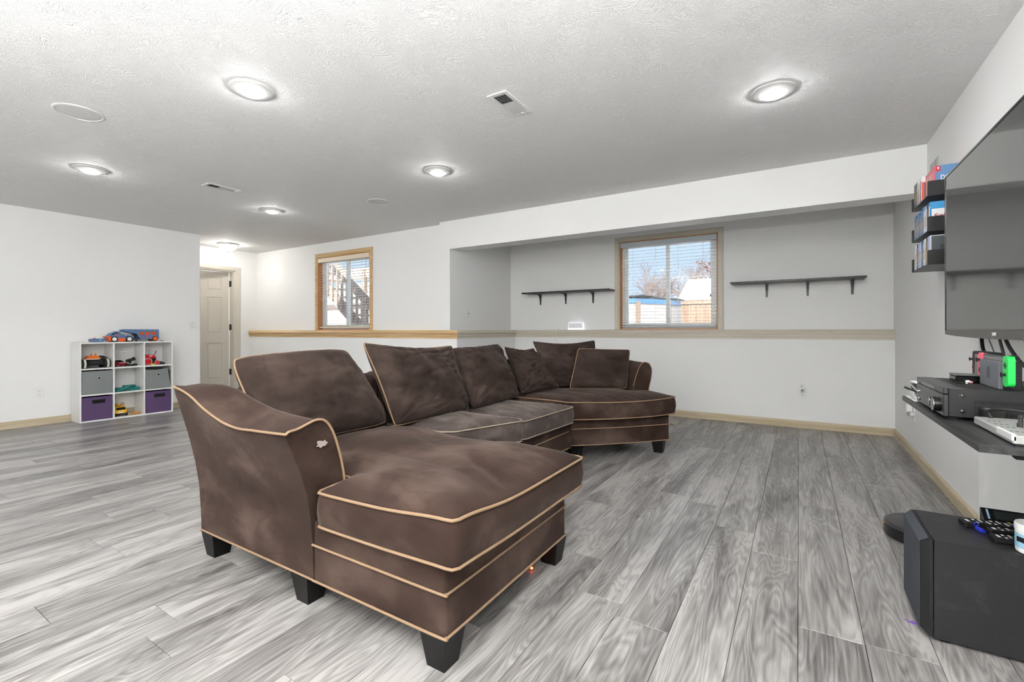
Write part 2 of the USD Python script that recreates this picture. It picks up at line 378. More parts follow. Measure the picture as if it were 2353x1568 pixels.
# ledge cap and moulding on top of the half wall
prof = [(-0.02, 1.083), (0.004, 1.083), (0.012, 1.078), (0.031, 1.055), (0.034, 1.050), (0.034, 1.043), (0.020, 1.040), (0.020, 1.027), (0.013, 1.022), (0.012, 1.004), (0.006, 0.998), (0.006, 0.974), (-0.02, 0.974)]
def ledge(fn): return loft([[fn(o, z, e) for o, z in prof] for e in (0, 1)])
t1 = Node('trim_1', kind='structure')
t1.part('ledge_moulding', ledge(lambda o, z, e: (DX if e == 0 else -3.66 + o, 4.60 - o, z)), pine_m, smooth=False)
t1.part('ledge_top', box(DX, -3.70, 4.60, 4.73, 1.045, 1.083), pine_m, smooth=False)
t2 = Node('trim_2', kind='structure')
t2.part('ledge_moulding', ledge(lambda o, z, e: (-3.66 + o, 4.60 - o if e == 0 else 6.01 - o, z)), greige_m, smooth=False)
t2.part('ledge_top', box(-3.79, -3.66, 4.601, 6.09, 1.045, 1.083), greige_m, smooth=False)
t2.part('ledge_moulding', ledge(lambda o, z, e: (-3.66 + o if e == 0 else XR, 6.01 - o, z)), greige_m, smooth=False)
t2.part('ledge_top', box(-3.70, XR, 6.009, 6.09, 1.045, 1.083), greige_m, smooth=False)

# baseboards
bp = [(0, 0), (0.013, 0), (0.013, 0.062), (0.009, 0.073), (0.004, 0.081), (0, 0.081)]
single('baseboard_back', loft([[(x, 6.01 - o, z) for o, z in bp] for x in (-3.66, XR)]), basex_m, smooth=False, **ST)
single('baseboard_right', loft([[(XR - o, y, z) for o, z in bp] for y in (3.45, 6.01)]), base_m, smooth=False, **ST)
single('baseboard_left', loft([[(XL + o, y, z) for o, z in bp] for y in (-2.2, 3.36)]), base_m, smooth=False, **ST)
single('baseboard_hall', loft([[(DX + o, y, z) for o, z in bp] for y in (4.44, 4.60)]), base_m, smooth=False, **ST)

# door and casing
d1 = Node('door_1', kind='structure', loc=(DX, DY1, 0))
cas = [(0, 0.0), (0.0, 0.018), (0.012, 0.022), (0.058, 0.016), (0.066, 0.006), (0.066, 0.0)]
cw = 0.1
casing = cat(box(DX, DX + 0.018, DY1, DY1 + cw, 0, DZ + 0.066, 0.005), box(DX, DX + 0.018, DY0 - cw, DY0, 0, DZ + 0.066, 0.005), box(DX, DX + 0.0176, DY0 - 0.001, DY1 + 0.001, DZ, DZ + 0.0655, 0.004),
             box(DX + 0.004, DX + 0.023, DY1 + 0.012, DY1 + 0.04, 0, DZ + 0.02, 0.004), box(DX + 0.004, DX + 0.0225, DY0 - cw, DY1 + 0.011, DZ + 0.0125, DZ + 0.0295, 0.004))
d1.part('casing', casing, door_m, smooth=False)
d1.part('jamb', cat(box(DX - 0.12, DX, DY1 - 0.018, DY1, 0, DZ), box(DX - 0.12, DX, DY0, DY0 + 0.018, 0, DZ), box(DX - 0.12, DX, DY0, DY1, DZ - 0.018, DZ)), door_m, smooth=False)
# leaf swung into the room beyond, hinged at the far jamb
HX, HY = DX - 0.125, DY1 - 0.02
la = math.radians(254); le = np.array([math.cos(la), math.sin(la), 0]); ln = np.array([-le[1], le[0], 0])
LW = 0.77
def leaf(u0, u1, z0, z1, t0, t1, c=0.0):
    o = np.array([HX, HY, 0]) + le * (u0 + u1) / 2 + ln * (t0 + t1) / 2 + np.array([0, 0, (z0 + z1) / 2])
    return obox(o, le * (u1 - u0) / 2, ln * (t1 - t0) / 2, np.array([0, 0, (z1 - z0) / 2]), c)
cols, rows = [(0.115, 0.345), (0.43, 0.655)], [(0.24, 0.87), (1.03, 1.66), (1.77, 2.0)]
us, zs = [0.01, 0.115, 0.345, 0.43, 0.655, LW], [0.012, 0.24, 0.87, 1.03, 1.66, 1.77, 2.0, 2.10]
stiles = [leaf(a, b, 0.012, 2.10, -0.018, 0.018) for a, b in ((us[0], us[1]), (us[2], us[3]), (us[4], us[5]))]
rails = [leaf(a, b, c, d, -0.0179, 0.0179) for a, b in cols for c, d in ((0.012, 0.24), (0.87, 1.03), (1.66, 1.77), (2.0, 2.10))]
lf = d1.part('door_leaf', cat(*stiles, *rails), door_m, smooth=False)
for a, b in cols:
    for c, dd in rows:
        d1.part('panel', cat(leaf(a, b, c, dd, -0.008, 0.008), leaf(a + 0.022, b - 0.022, c + 0.022, dd - 0.022, -0.014, 0.014, 0.008)), door_m, smooth=False, under=lf)
for z in (0.36, 1.14, 1.90):
    d1.part('hinge', cat(box(DX - 0.122, DX - 0.055, DY1 - 0.021, DY1 - 0.017, z - 0.05, z + 0.05), cyl((HX + 0.006, HY + 0.004, z - 0.052), (HX + 0.006, HY + 0.004, z + 0.052), 0.008, seg=10)), bronze, under=lf)
ko = np.array([HX, HY, 0.985]) + le * (LW - 0.065)
for s in (1, -1):
    d1.part('door_knob', lathe([(0.03, 0), (0.03, 0.006), (0.011, 0.012), (0.011, 0.035), (0.026, 0.045), (0.029, 0.058), (0.02, 0.068)], ko + ln * 0.018 * s, seg=18, axis=tuple(ln * s)), chrome, under=lf)
# the room beyond the door
wallp('wall_beyond', box(-10.4, -10.3, 2.2, 4.86, 0, H), box(-10.3, DX - 0.12, 2.1, 2.2, 0, H), box(-10.3, DX - 0.12, 4.76, 4.86, 0, H))
single('ceiling_beyond', box(-10.4, -8.6, 2.1, 4.86, H, H + 0.1), wall_m, smooth=False, **ST)
single('floor_beyond', box(-10.4, -8.5, 2.1, 4.86, -0.1, 0), mat('beyond_floor', (150, 144, 138), rough=0.5), smooth=False, **ST)

# windows
def window(name, w, yf, yb, casing_m, sill_z):
    x0, x1, z0, z1 = w
    n = Node(name, kind='structure', loc=((x0 + x1) / 2, yf, z0))
    cw = 0.066
    def leg(a, b): return cat(box(a, b, yf - 0.014, yf, sill_z, z1 + cw, 0.004), box(a + 0.012, b - 0.014, yf - 0.02, yf - 0.008, sill_z, z1 + cw - 0.014, 0.004))
    n.part('casing', cat(leg(x0 - cw, x0), leg(x1, x1 + cw), box(x0 - 0.002, x1 + 0.002, yf - 0.0139, yf + 0.001, z1, z1 + cw - 0.0005, 0.003), box(x0 - 0.013, x1 + 0.013, yf - 0.0195, yf - 0.008, z1 + 0.0135, z1 + cw - 0.0145, 0.004)), casing_m, smooth=False)
    jt = 0.012
    n.part('jamb', cat(box(x0, x0 + jt, yf, yb, z0, z1), box(x1 - jt, x1, yf, yb, z0, z1), box(x0, x1, yf, yb, z1 - jt, z1), box(x0, x1, yf, yb, z0, z0 + jt)), jamb_m, smooth=False)
    fy0, fy1 = yb - 0.07, yb
    a, b, c, e = x0 + jt, x1 - jt, z0 + jt, z1 - jt
    xm = (a + b) / 2; fr = 0.032
    n.part('frame', cat(box(a, a + fr, fy0, fy1, c, e, 0.003), box(b - fr, b, fy0, fy1, c, e, 0.003), box(a + fr - 0.001, b - fr + 0.001, fy0 + 0.0005, fy1, c, c + fr, 0.002), box(a + fr - 0.001, b - fr + 0.001, fy0 + 0.0005, fy1, e - fr, e, 0.002)), vinyl_m, smooth=False)
    for sx0, sx1, sy in ((a + fr, xm + 0.028, fy0 + 0.012), (xm - 0.028, b - fr, fy0 + 0.04)):
        s = 0.05; y1 = sy + 0.026
        sash = n.part('sash', cat(box(sx0, sx0 + s, sy, y1, c + fr, e - fr, 0.003), box(sx1 - s, sx1, sy, y1, c + fr, e - fr, 0.003), box(sx0 + s - 0.001, sx1 - s + 0.001, sy + 0.0005, y1 - 0.0005, c + fr, c + fr + 0.04, 0.002), box(sx0 + s - 0.001, sx1 - s + 0.001, sy + 0.0005, y1 - 0.0005, e - fr - 0.04, e - fr, 0.002)), vinyl_m, smooth=False)
        n.part('pane', box(sx0 + s, sx1 - s, sy + 0.011, sy + 0.015, c + fr + 0.04, e - fr - 0.04), glass_m, smooth=False, under=sash)
window('window_1', W1, 4.73, 4.87, pine_m, 1.083)
window('window_2', W2, 6.09, 6.23, greige_m, 1.083)

def blind(w, yf, label, slat_m, head_m, n, tilt, front_head):
    x0, x1, z0, z1 = w; a, b = x0 + 0.022, x1 - 0.022
    t = Node('window_blind', label, 'blind', loc=((a + b) / 2, yf + 0.035, z0 + 0.03))
    yc = yf + 0.036
    t.part('headrail', box(a, b, yc - 0.024, yc + 0.026, z1 - 0.075, z1 - 0.018, 0.003), head_m, smooth=False)
    t.part('valance', cat(box(a - 0.012, b + 0.012, yf - 0.012 - front_head, yf + 0.004 - front_head, z1 - 0.08, z1 - 0.012, 0.004)), head_m, smooth=False)
    zb = z0 + 0.045
    t.part('bottom_rail', box(a, b, yc - 0.026, yc + 0.026, zb - 0.012, zb + 0.006, 0.004), head_m, smooth=False)
    top = z1 - 0.09; s, c = math.sin(tilt), math.cos(tilt)
    for k in range(n):
        z = zb + 0.02 + (top - zb - 0.02) * k / (n - 1)
        t.part('slat', obox((0.5 * (a + b), yc, z), ((b - a) / 2, 0, 0), (0, 0.0245 * c, 0.0245 * s), (0, -0.0014 * s, 0.0014 * c)), slat_m, smooth=False)
    for u in (0.13, 0.38, 0.62, 0.87):
        x = a + (b - a) * u
        t.part('ladder_cord', cat(cyl((x, yc - 0.026, zb), (x, yc - 0.026, top), 0.0012, seg=5), cyl((x, yc + 0.026, zb), (x, yc + 0.026, top), 0.0012, seg=5)), slat_m)
    x = b - 0.06
    t.part('pull_cord', cat(cyl((x, yc - 0.034, z0 + 0.42), (x, yc - 0.034, z1 - 0.07), 0.0016, seg=5), lathe([(0.003, 0), (0.006, 0.012), (0.005, 0.03), (0.002, 0.034)], (x, yc - 0.034, z0 + 0.40), seg=8)), mat('tassel_brown', (120, 96, 76), rough=0.5))
    return t
blind(W2, 6.09, 'open white slat blind in the greige-framed window between the two wall shelves', blind_m, mat('blind_valance_grey', (206, 212, 216), rough=0.4), 25, 0.05, 0.0)
blind(W1, 4.73, 'open white slat blind with cream valance in the pine-framed window', blind_m, cream_m, 25, 0.05, 0.0)

# ================================================================== CEILING FIXTURES
def downlight(x, y, label, group=None):
    t = Node('recessed_light', label, 'ceiling light', (x, y, H), group=group)
    t.part('trim_ring', lathe([(0.118, 0.0), (0.118, -0.005), (0.112, -0.010), (0.098, -0.013), (0.074, -0.020), (0.064, -0.022), (0.060, -0.016), (0.060, 0.0)], (x, y, H), seg=40, cap=False), lamp_trim, smooth=50)
    t.part('lens', lathe([(0.0605, -0.016), (0.0595, -0.0215), (0.054, -0.029), (0.043, -0.0345), (0.028, -0.0385), (0.003, -0.0405)], (x, y, H), seg=32), lamp_on, smooth=True)
LX, LY = (-0.126, -2.69, -5.20), (1.493, 3.118, -0.13)
downlight(LX[0], LY[1], 'lit round ceiling light on the right, nearest the TV wall')
downlight(LX[1], LY[0], 'large lit round ceiling light nearest the camera, left of the near vent')
downlight(LX[1], LY[1], 'lit round ceiling light in the middle, above the loveseat part of the sofa')
downlight(LX[2], LY[0], 'lit round ceiling light at far left, above the toy shelf side of the room')
downlight(LX[2], LY[1], 'small lit round ceiling light farthest back, between far vent and hall')
downlight(LX[0], LY[0], 'lit round ceiling light in front of the camera by the TV, above the photo')
downlight(LX[0], LY[2], 'lit round ceiling light directly above the camera position')
downlight(LX[1], LY[2], 'lit round ceiling light behind the camera, in the middle of the row')
downlight(LX[2], LY[2], 'lit round ceiling light behind the camera, nearest the left wall')
downlight(LX[1], -1.6, 'lit round ceiling light by the rear wall, right one of two')
downlight(LX[2], -1.6, 'lit round ceiling light by the rear wall, left one of two')

def speaker(x, y, label):
    t = Node('ceiling_speaker', label, 'speaker', (x, y, H))
    t.part('rim', lathe([(0.128, 0.0), (0.128, -0.003), (0.122, -0.007), (0.113, -0.007), (0.110, -0.002), (0.110, 0.0)], (x, y, H), seg=40, cap=False), mat('speaker_rim', (222, 222, 220), rough=0.4), smooth=40)
    t.part('grille', lathe([(0.111, -0.001), (0.110, -0.004), (0.08, -0.0065), (0.03, -0.0075), (0.003, -0.0078)], (x, y, H), seg=40), mat('speaker_grille', (214, 214, 212), rough=0.6, bump=(700, 0.3, 0.001)), smooth=True)
speaker(-3.91, 1.066, 'large white round speaker grille flush in the ceiling, left near side')
speaker(-3.885, 3.53, 'small-looking white round speaker grille flush in the ceiling, near the soffit end')

def vent(x0, x1, y0, y1, label, flip):
    t = Node('ceiling_vent', label, 'vent', ((x0 + x1) / 2, (y0 + y1) / 2, H))
    white = mat('vent_white', (226, 226, 224), rough=0.45)
    b = 0.028
    t.part('duct', box(x0 + b, x1 - b, y0 + b, y1 - b, H - 0.0015, H - 0.0005), dark_m, smooth=False)
    t.part('frame', cat(box(x0, x0 + b, y0, y1, H - 0.008, H, 0.003), box(x1 - b, x1, y0, y1, H - 0.008, H, 0.003), box(x0 + b - 0.001, x1 - b + 0.001, y0, y0 + b, H - 0.0077, H, 0.002), box(x0 + b - 0.001, x1 - b + 0.001, y1 - b, y1, H - 0.0077, H, 0.002)), white, smooth=False)
    n = 15
    for k in range(n):
        y = y0 + b + (y1 - y0 - 2 * b) * (k + 0.5) / n
        ang = 0.6 if (k < 6) else -0.25
        t.part('louvre', obox(((x0 + x1) / 2, y, H - 0.0065), ((x1 - x0) / 2 - b, 0, 0), (0, 0.0065 * math.cos(ang), 0.0065 * math.sin(ang)), (0, 0, 0.0005)), mat('vent_louvre', (200, 200, 198), rough=0.45), smooth=False)
    t.part('lever', box((x0 + x1) / 2 + 0.01, (x0 + x1) / 2 + 0.02, y1 - b - 0.004, y1 - 0.012, H - 0.014, H - 0.006), white, smooth=False)
vent(-1.583, -1.443, 2.272, 2.580, 'white louvred ceiling vent in the middle of the ceiling, nearest the camera', False)
vent(-4.86, -4.72, 2.21, 2.51, 'white louvred ceiling vent farther back on the left', False)

hl = Node('flush_light', 'lit flush-mount glass bowl lamp on the hall ceiling by the door', 'ceiling light', (-7.83, 3.955, H))
hl.part('base', lathe([(0.155, 0), (0.155, -0.012), (0.15, -0.022), (0.12, -0.028), (0.0, -0.028)], (-7.83, 3.955, H), seg=36, cap=False), mat('brushed_nickel', (190, 188, 184), rough=0.35, metal=0.8), smooth=40)
hl.part('bowl', lathe([(0.128, -0.026), (0.124, -0.05), (0.105, -0.08), (0.07, -0.10), (0.03, -0.11), (0.004, -0.112)], (-7.83, 3.955, H), seg=36), mat('bowl_glass', (255, 250, 240), emit=(1.0, 0.96, 0.90), strength=8.0), smooth=True)
hl.part('finial', lathe([(0.004, -0.110), (0.012, -0.114), (0.012, -0.120), (0.006, -0.128), (0.001, -0.132)], (-7.83, 3.955, H), seg=14), MATS['brushed_nickel'])
lb = UsdLux.SphereLight.Define(stage, '/World/beyond_lamp'); lb.CreateRadiusAttr(0.12); lb.CreateIntensityAttr(14.0); lb.AddTranslateOp().Set(Gf.Vec3d(-9.5, 3.0, 2.2))

# ================================================================== SECTIONAL SOFA
def boundary(poly, step=0.02):
    p = np.array(poly.exterior.coords)[:-1]
    if not poly.exterior.is_ccw: p = p[::-1]
    return resample(np.vstack([p, p[:1]]), step)[:-1]

def cushion(poly, z0, z1, crown=0.05, bulge=0.014, lift=None, seed=0, fine=0.022, pleat=0.0, wrinkle=0.006):
    """A boxed seat cushion over a rounded outline: crowned top, bulging band; returns mesh, top and bottom welt paths."""
    B = boundary(poly, fine); nb = len(B)
    lift = lift or (lambda p: np.zeros(len(p)))
    nrm = np.roll(B, -1, 0) - np.roll(B, 1, 0); nrm = np.stack([nrm[:, 1], -nrm[:, 0]], 1); nrm /= np.linalg.norm(nrm, axis=1, keepdims=True)
    s = np.arange(nb) * fine
    rings = []
    for t in np.linspace(0, 1, 7):
        wob = bulge * math.sin(math.pi * t) * (0.8 + 0.5 * (meshkit.noise(np.stack([B[:, 0] * 5, B[:, 1] * 5, np.full(nb, t * 2 + seed)], 1), seed) - 0.3))
        if pleat: wob = wob + pleat * np.sin(2 * np.pi * s / 0.045 + 3 * meshkit.noise(np.stack([s * 9, s * 0, s * 0], 1), seed)) * math.sin(math.pi * t) * 0.6
        q = B + nrm * np.asarray(wob)[:, None]
        rings.append(np.column_stack([q, z0 + (z1 - z0) * t + lift(B) * (0.35 + 0.65 * t)]))
    x0, y0, x1, y1 = poly.bounds
    g = np.stack(np.meshgrid(np.arange(x0, x1, fine), np.arange(y0, y1, fine)), -1).reshape(-1, 2) + fine * 0.37
    inner = poly.buffer(-fine * 0.6)
    g = g[shapely.contains_xy(inner, g[:, 0], g[:, 1])]
    pts = np.vstack([B, g]); tri = Delaunay(pts).simplices
    cen = pts[tri].mean(1); tri = tri[shapely.contains_xy(poly.buffer(1e-4), cen[:, 0], cen[:, 1])]
    a = pts[tri]; cr_ = (a[:, 1, 0] - a[:, 0, 0]) * (a[:, 2, 1] - a[:, 0, 1]) - (a[:, 1, 1] - a[:, 0, 1]) * (a[:, 2, 0] - a[:, 0, 0])
    tri = np.where(cr_[:, None] < 0, tri[:, ::-1], tri)
    dist = shapely.distance(shapely.points(g), poly.exterior)
    dd = np.linalg.norm(g[:, None] - B[None], axis=2); near = dd.argmin(1)
    z = z1 + lift(g) + crown * (1 - np.exp(-dist / 0.085))
    P3 = np.column_stack([g * 3.2, np.full(len(g), seed * 1.7)])
    z += wrinkle * 2.2 * (meshkit.fbm(P3, 3, seed) - 0.5) * np.clip(dist / 0.05, 0, 1)
    rid = np.abs(meshkit.noise(np.column_stack([g[:, 0] * 4 + g[:, 1] * 9, g[:, 1] * 3, np.full(len(g), seed)]), seed + 3) - 0.5) * 2
    z -= wrinkle * (1 - rid) ** 3 * np.clip(dist / 0.06, 0, 1)
    if pleat: z += pleat * np.sin(2 * np.pi * s[near] / 0.042 + 4 * meshkit.noise(np.stack([s[near] * 7, dist * 12, dist * 0], 1), seed)) * np.exp(-((dist - 0.045) / 0.05) ** 2)
    V = np.vstack([np.vstack(rings), np.column_stack([g, z])]); n = len(rings); i = np.arange(nb); j = (i + 1) % nb; F = []
    for k in range(n - 1):
        F += [np.stack([k * nb + i, k * nb + j, (k + 1) * nb + j], 1), np.stack([k * nb + i, (k + 1) * nb + j, (k + 1) * nb + i], 1)]
    top = np.where(tri < nb, tri + (n - 1) * nb, tri - nb + n * nb); F.append(top)
    V = np.vstack([V, rings[0].mean(0)]); F.append(np.stack([j, i, np.full(nb, len(V) - 1)], 1))
    out = np.column_stack([nrm * 0.004, np.zeros(nb)])
    return (V, np.vstack(F)), rings[-1] + out, rings[0] + out

def welt(path, r=0.0062, closed=True): return tube(path, r * 0.86, 7, closed)

sofa = Node('sectional_sofa', 'large brown microfibre sectional sofa with tan piping: near chaise, loveseat and angled far end', 'sofa', (-1.7, 2.4, 0))
ZB, ZT = 0.115, 0.345
# chaise: base, arm, back
cb = sg.Polygon([(-1.60, 1.12), (-0.94, 1.12), (-0.94, 2.0), (-2.3, 2.0), (-2.3, 1.2), (-1.60, 1.2)]).buffer(0.02).buffer(-0.04).buffer(0.02)
base1 = sofa.part('chaise_base', prism(cb, ZB, ZT), sofa_m, smooth=40)
for z in (0.256, 0.119):
    p = smooth_path([(-1.60, 1.117, z), (-1.3, 1.117, z), (-0.965, 1.117, z), (-0.942, 1.126, z), (-0.937, 1.15, z), (-0.937, 1.5, z), (-0.937, 1.99, z)], 8)
    sofa.part('piping', welt(p, 0.0055, False), piping_m, smooth=60, under=base1)
ap = np.array([(1.122, .115), (1.119, .22), (1.112, .34), (1.096, .45), (1.066, .55), (1.032, .635), (1.012, .68), (1.007, .70), (1.018, .708), (1.05, .712), (1.09, .724), (1.12, .733), (1.142, .735), (1.168, .727), (1.192, .703), (1.214, .66), (1.234, .60), (1.250, .54), (1.262, .477), (1.272, .40), (1.28, .30), (1.28, .115)])
XS = [-1.60, -1.606, -1.66, -1.74, -1.82, -1.92, -2.02, -2.1, -2.2, -2.3, -2.38, -2.45, -2.47]
zt_ = lambda x: np.interp(-x, [1.6, 1.72, 1.92, 2.05, 2.2, 2.3, 2.4, 2.47], [.70, .694, .687, .70, .745, .785, .812, .82])
zc_ = lambda x: np.interp(-x, [1.6, 1.74, 1.89, 2.07, 2.22, 2.33, 2.47], [.733, .738, .746, .778, .822, .832, .822])
def arm_section(x):
    w = np.clip((ap[:, 0] - 1.007) / 0.135, 0, 1); st, sc = (zt_(x) - .45) / .25, (zc_(x) - .45) / .285
    s = st + (sc - st) * w; z = np.where(ap[:, 1] > .45, .45 + (ap[:, 1] - .45) * s, ap[:, 1])
    inset = 0.012 if x == XS[0] else 0.0
    c = ap.mean(0); y = ap[:, 0] + (c[0] - ap[:, 0]) * inset; z = z + (c[1] - z) * inset * 0.5
    return np.column_stack([np.full(len(ap), x), y, z])
arm1 = sofa.part('chaise_arm', loft([arm_section(x) for x in XS]), sofa_m, smooth=50)
tip = np.array([arm_section(x)[7] + [0, -0.002, 0.003] for x in XS[1:]])
front = arm_section(-1.598)[7:20] + [0.003, 0, 0.003]
sofa.part('piping', welt(np.vstack([resample(smooth_path(tip[::-1], 6), 0.03)[:-1], smooth_path(front, 4)]), 0.0062, False), piping_m, smooth=60, under=arm1)
sofa.part('piping', welt([(-2.47, 1.119, 0.119), (-2.0, 1.119, 0.119), (-1.6, 1.119, 0.119)], 0.0055, False), piping_m, smooth=60, under=arm1)
# pale worn patch on the front of the arm
patch = [(-1.5935 + 0.0, 1.155 + 0.028 * a * math.cos(t), 0.640 + 0.016 * a * math.sin(t)) for t, a in zip(np.linspace(0, 2 * math.pi, 15)[:-1], [1, .7, .9, .55, .8, 1.1, .9, .6, 1.0, .75, 1.05, .7, .9, .8])]
sofa.part('worn_patch', loft([patch, [(x + 0.002, y, z) for x, y, z in patch]]), mat('worn_patch', (150, 140, 134), rough=0.6), smooth=False, label='pale worn patch', under=arm1)
def back_bar(poly, z1):
    m = []
    for z, ins in ((ZB, 0), (z1 - 0.05, 0), (z1 - 0.02, 0.012), (z1, 0.05)):
        q = boundary(poly, 0.04); c = poly.buffer(-ins - 1e-6)
        qq = np.array([np.array(shapely.ops.nearest_points(c, sg.Point(p))[0].coords[0]) if ins else p for p in q])
        m.append(np.column_stack([qq, np.full(len(qq), z)]))
    return loft(m)
import shapely.ops
sofa.part('chaise_back', back_bar(rrect(-2.47, -2.27, 1.27, 2.06, 0.03), 0.812), sofa_m, smooth=50)
sofa.part('loveseat_back', back_bar(rrect(-2.47, -2.27, 2.07, 3.44, 0.03), 0.812), sofa_m, smooth=50)
# chaise cushion, T shaped, its near corner pushed up
cc = sg.Polygon([(-1.548, 1.105), (-0.888, 1.10), (-0.885, 2.075), (-2.24, 2.075), (-2.24, 1.30), (-1.575, 1.29)]).buffer(-0.02).buffer(0.045).buffer(-0.025).buffer(0.02).buffer(-0.02)
lift1 = lambda p: 0.034 * np.exp(-(((p[:, 0] + 0.90) ** 2 + (p[:, 1] - 1.11) ** 2) / 0.22 ** 2)) + 0.006 * np.sin(p[:, 0] * 9) * 0.5
m, tp, bp_ = cushion(cc, ZT, 0.474, crown=0.062, lift=lift1, seed=3, wrinkle=0.011)
cu1 = sofa.part('seat_cushion', m, sofa_m, smooth=55)
sofa.part('piping', welt(tp, 0.0066), piping_m, smooth=60, under=cu1); sofa.part('piping', welt(bp_, 0.006), piping_m, smooth=60, under=cu1)
# loveseat
lb_ = sg.Polygon([(-1.615, 2.01), (-1.60, 3.46), (-2.3, 3.46), (-2.3, 2.01)])
base2 = sofa.part('loveseat_base', prism(lb_, ZB, ZT), sofa_m, smooth=40)
for z in (0.256, 0.119): sofa.part('piping', welt([(-1.612, 2.02, z), (-1.605, 2.7, z), (-1.597, 3.455, z)], 0.0055, False), piping_m, smooth=60, under=base2)
dull = suede('brown_microfibre_worn', (0.048, 0.037, 0.033), (0.082, 0.064, 0.057), (0.140, 0.116, 0.106), crease=0.3, sheen=0.25)
for poly, sd, l in ((sg.Polygon([(-1.735, 2.16), (-1.565, 2.64), (-1.60, 2.70), (-2.25, 2.70), (-2.25, 2.10), (-1.80, 2.12)]), 5, 0.018), (sg.Polygon([(-1.585, 2.715), (-1.545, 3.42), (-1.57, 3.45), (-2.25, 3.44), (-2.25, 2.715)]), 8, 0.0)):
    poly = poly.buffer(-0.03).buffer(0.03)
    m, tp, bp_ = cushion(poly, ZT - 0.005, 0.462, crown=0.045, lift=lambda p, l=l: np.full(len(p), l), seed=sd, fine=0.016, pleat=0.0035, wrinkle=0.008)
    c = sofa.part('seat_cushion', m, dull, smooth=55)
    sofa.part('piping', welt(tp, 0.0055), mat('worn_piping', (150, 136, 120), rough=0.6), smooth=60, under=c)
    sofa.part('piping', welt(bp_, 0.005), MATS['worn_piping'], smooth=60, under=c)
# angled end piece (45 degrees)
P0 = np.array([-1.615, 3.545]); e45 = np.array([math.cos(math.pi / 4), math.sin(math.pi / 4)]); n45 = np.array([-e45[1], e45[0]])
def W(e, n): return P0 + e * e45 + n * n45
def WP(pts): return sg.Polygon([W(*p) for p in pts])
b3 = WP([(-0.03, -0.09), (0.0, 0.0), (0.3, -0.022), (0.6, -0.022), (0.905, 0.0), (0.92, 0.95), (-0.25, 0.95), (-0.67, 0.54)])
base3 = sofa.part('corner_base', prism(b3, ZB, ZT), sofa_m, smooth=40)
for z in (0.256, 0.119):
    p = smooth_path([(*W(e, n), z) for e, n in ((0.0, -0.004), (0.3, -0.026), (0.6, -0.026), (0.903, -0.005), (0.912, 0.02), (0.925, 0.93))], 8)
    sofa.part('piping', welt(p, 0.0055, False), piping_m, smooth=60, under=base3)
c3 = WP([(-0.06, -0.075), (0.1, -0.085), (0.3, -0.098), (0.5, -0.098), (0.7, -0.08), (0.86, -0.045), (0.965, -0.005), (0.975, 0.40), (0.78, 0.42), (0.775, 0.76), (-0.22, 0.76), (-0.52, 0.47)]).buffer(-0.015).buffer(0.03).buffer(-0.015)
def lift3(p):
    q = (p - P0) @ np.stack([e45, n45], 1)
    return 0.012 * ((q[:, 0] - 0.45) / 0.5) ** 2 * np.exp(-np.clip(q[:, 1], 0, 2) / 0.3) + 0.018
m, tp, bp_ = cushion(c3, ZT - 0.006, 0.462, crown=0.048, lift=lift3, seed=12, wrinkle=0.007)
cu3 = sofa.part('seat_cushion', m, sofa_m, smooth=55)
sofa.part('piping', welt(tp, 0.0062), piping_m, smooth=60, under=cu3); sofa.part('piping', welt(bp_, 0.0058), piping_m, smooth=60, under=cu3)
aq = np.array([(.765, .115), (.768, .34), (.775, .45), (.79, .54), (.812, .62), (.838, .69), (.862, .735), (.892, .762), (.925, .766), (.958, .75), (.978, .715), (.985, .68), (.975, .60), (.955, .52), (.938, .40), (.925, .115)])
def arm3(n, ins=0.0):
    hh = np.interp(n, [0.42, 0.6, 0.95], [1.0, 0.99, 1.04]); z = np.where(aq[:, 1] > .45, .45 + (aq[:, 1] - .45) * hh, aq[:, 1])
    c = aq.mean(0); ee = aq[:, 0] + (c[0] - aq[:, 0]) * ins; z = z + (c[1] - z) * ins * 0.5
    return np.array([[*W(a, n), b] for a, b in zip(ee, z)])
arm_3 = sofa.part('corner_arm', loft([arm3(0.42, 0.03), arm3(0.424), arm3(0.5), arm3(0.65), arm3(0.8), arm3(0.95)]), sofa_m, smooth=50)
sofa.part('piping', welt(smooth_path(arm3(0.419)[3:15] + np.array([0, 0, 0.002]), 5), 0.005, False), piping_m, smooth=60, under=arm_3)
ob = [W(-0.67, 0.54), W(-0.25, 0.95), W(0.93, 0.95)]; ib = [W(0.93, 0.76), W(-0.19, 0.76), W(-0.54, 0.42)]
sofa.part('corner_back', back_bar(sg.Polygon(ob + ib), 0.80), sofa_m, smooth=50)
for x, y in ((-0.99, 1.168), (-1.685, 1.168), (-2.405, 1.168), (-0.99, 1.95), (-2.405, 1.95), (-1.66, 2.1), (-2.405, 3.4), tuple(W(0.06, 0.06)), tuple(W(0.845, 0.06)), tuple(W(0.86, 0.88)), tuple(W(-0.2, 0.88))):
    sofa.part('leg', taper_leg(x, y), leg_m, smooth=False)

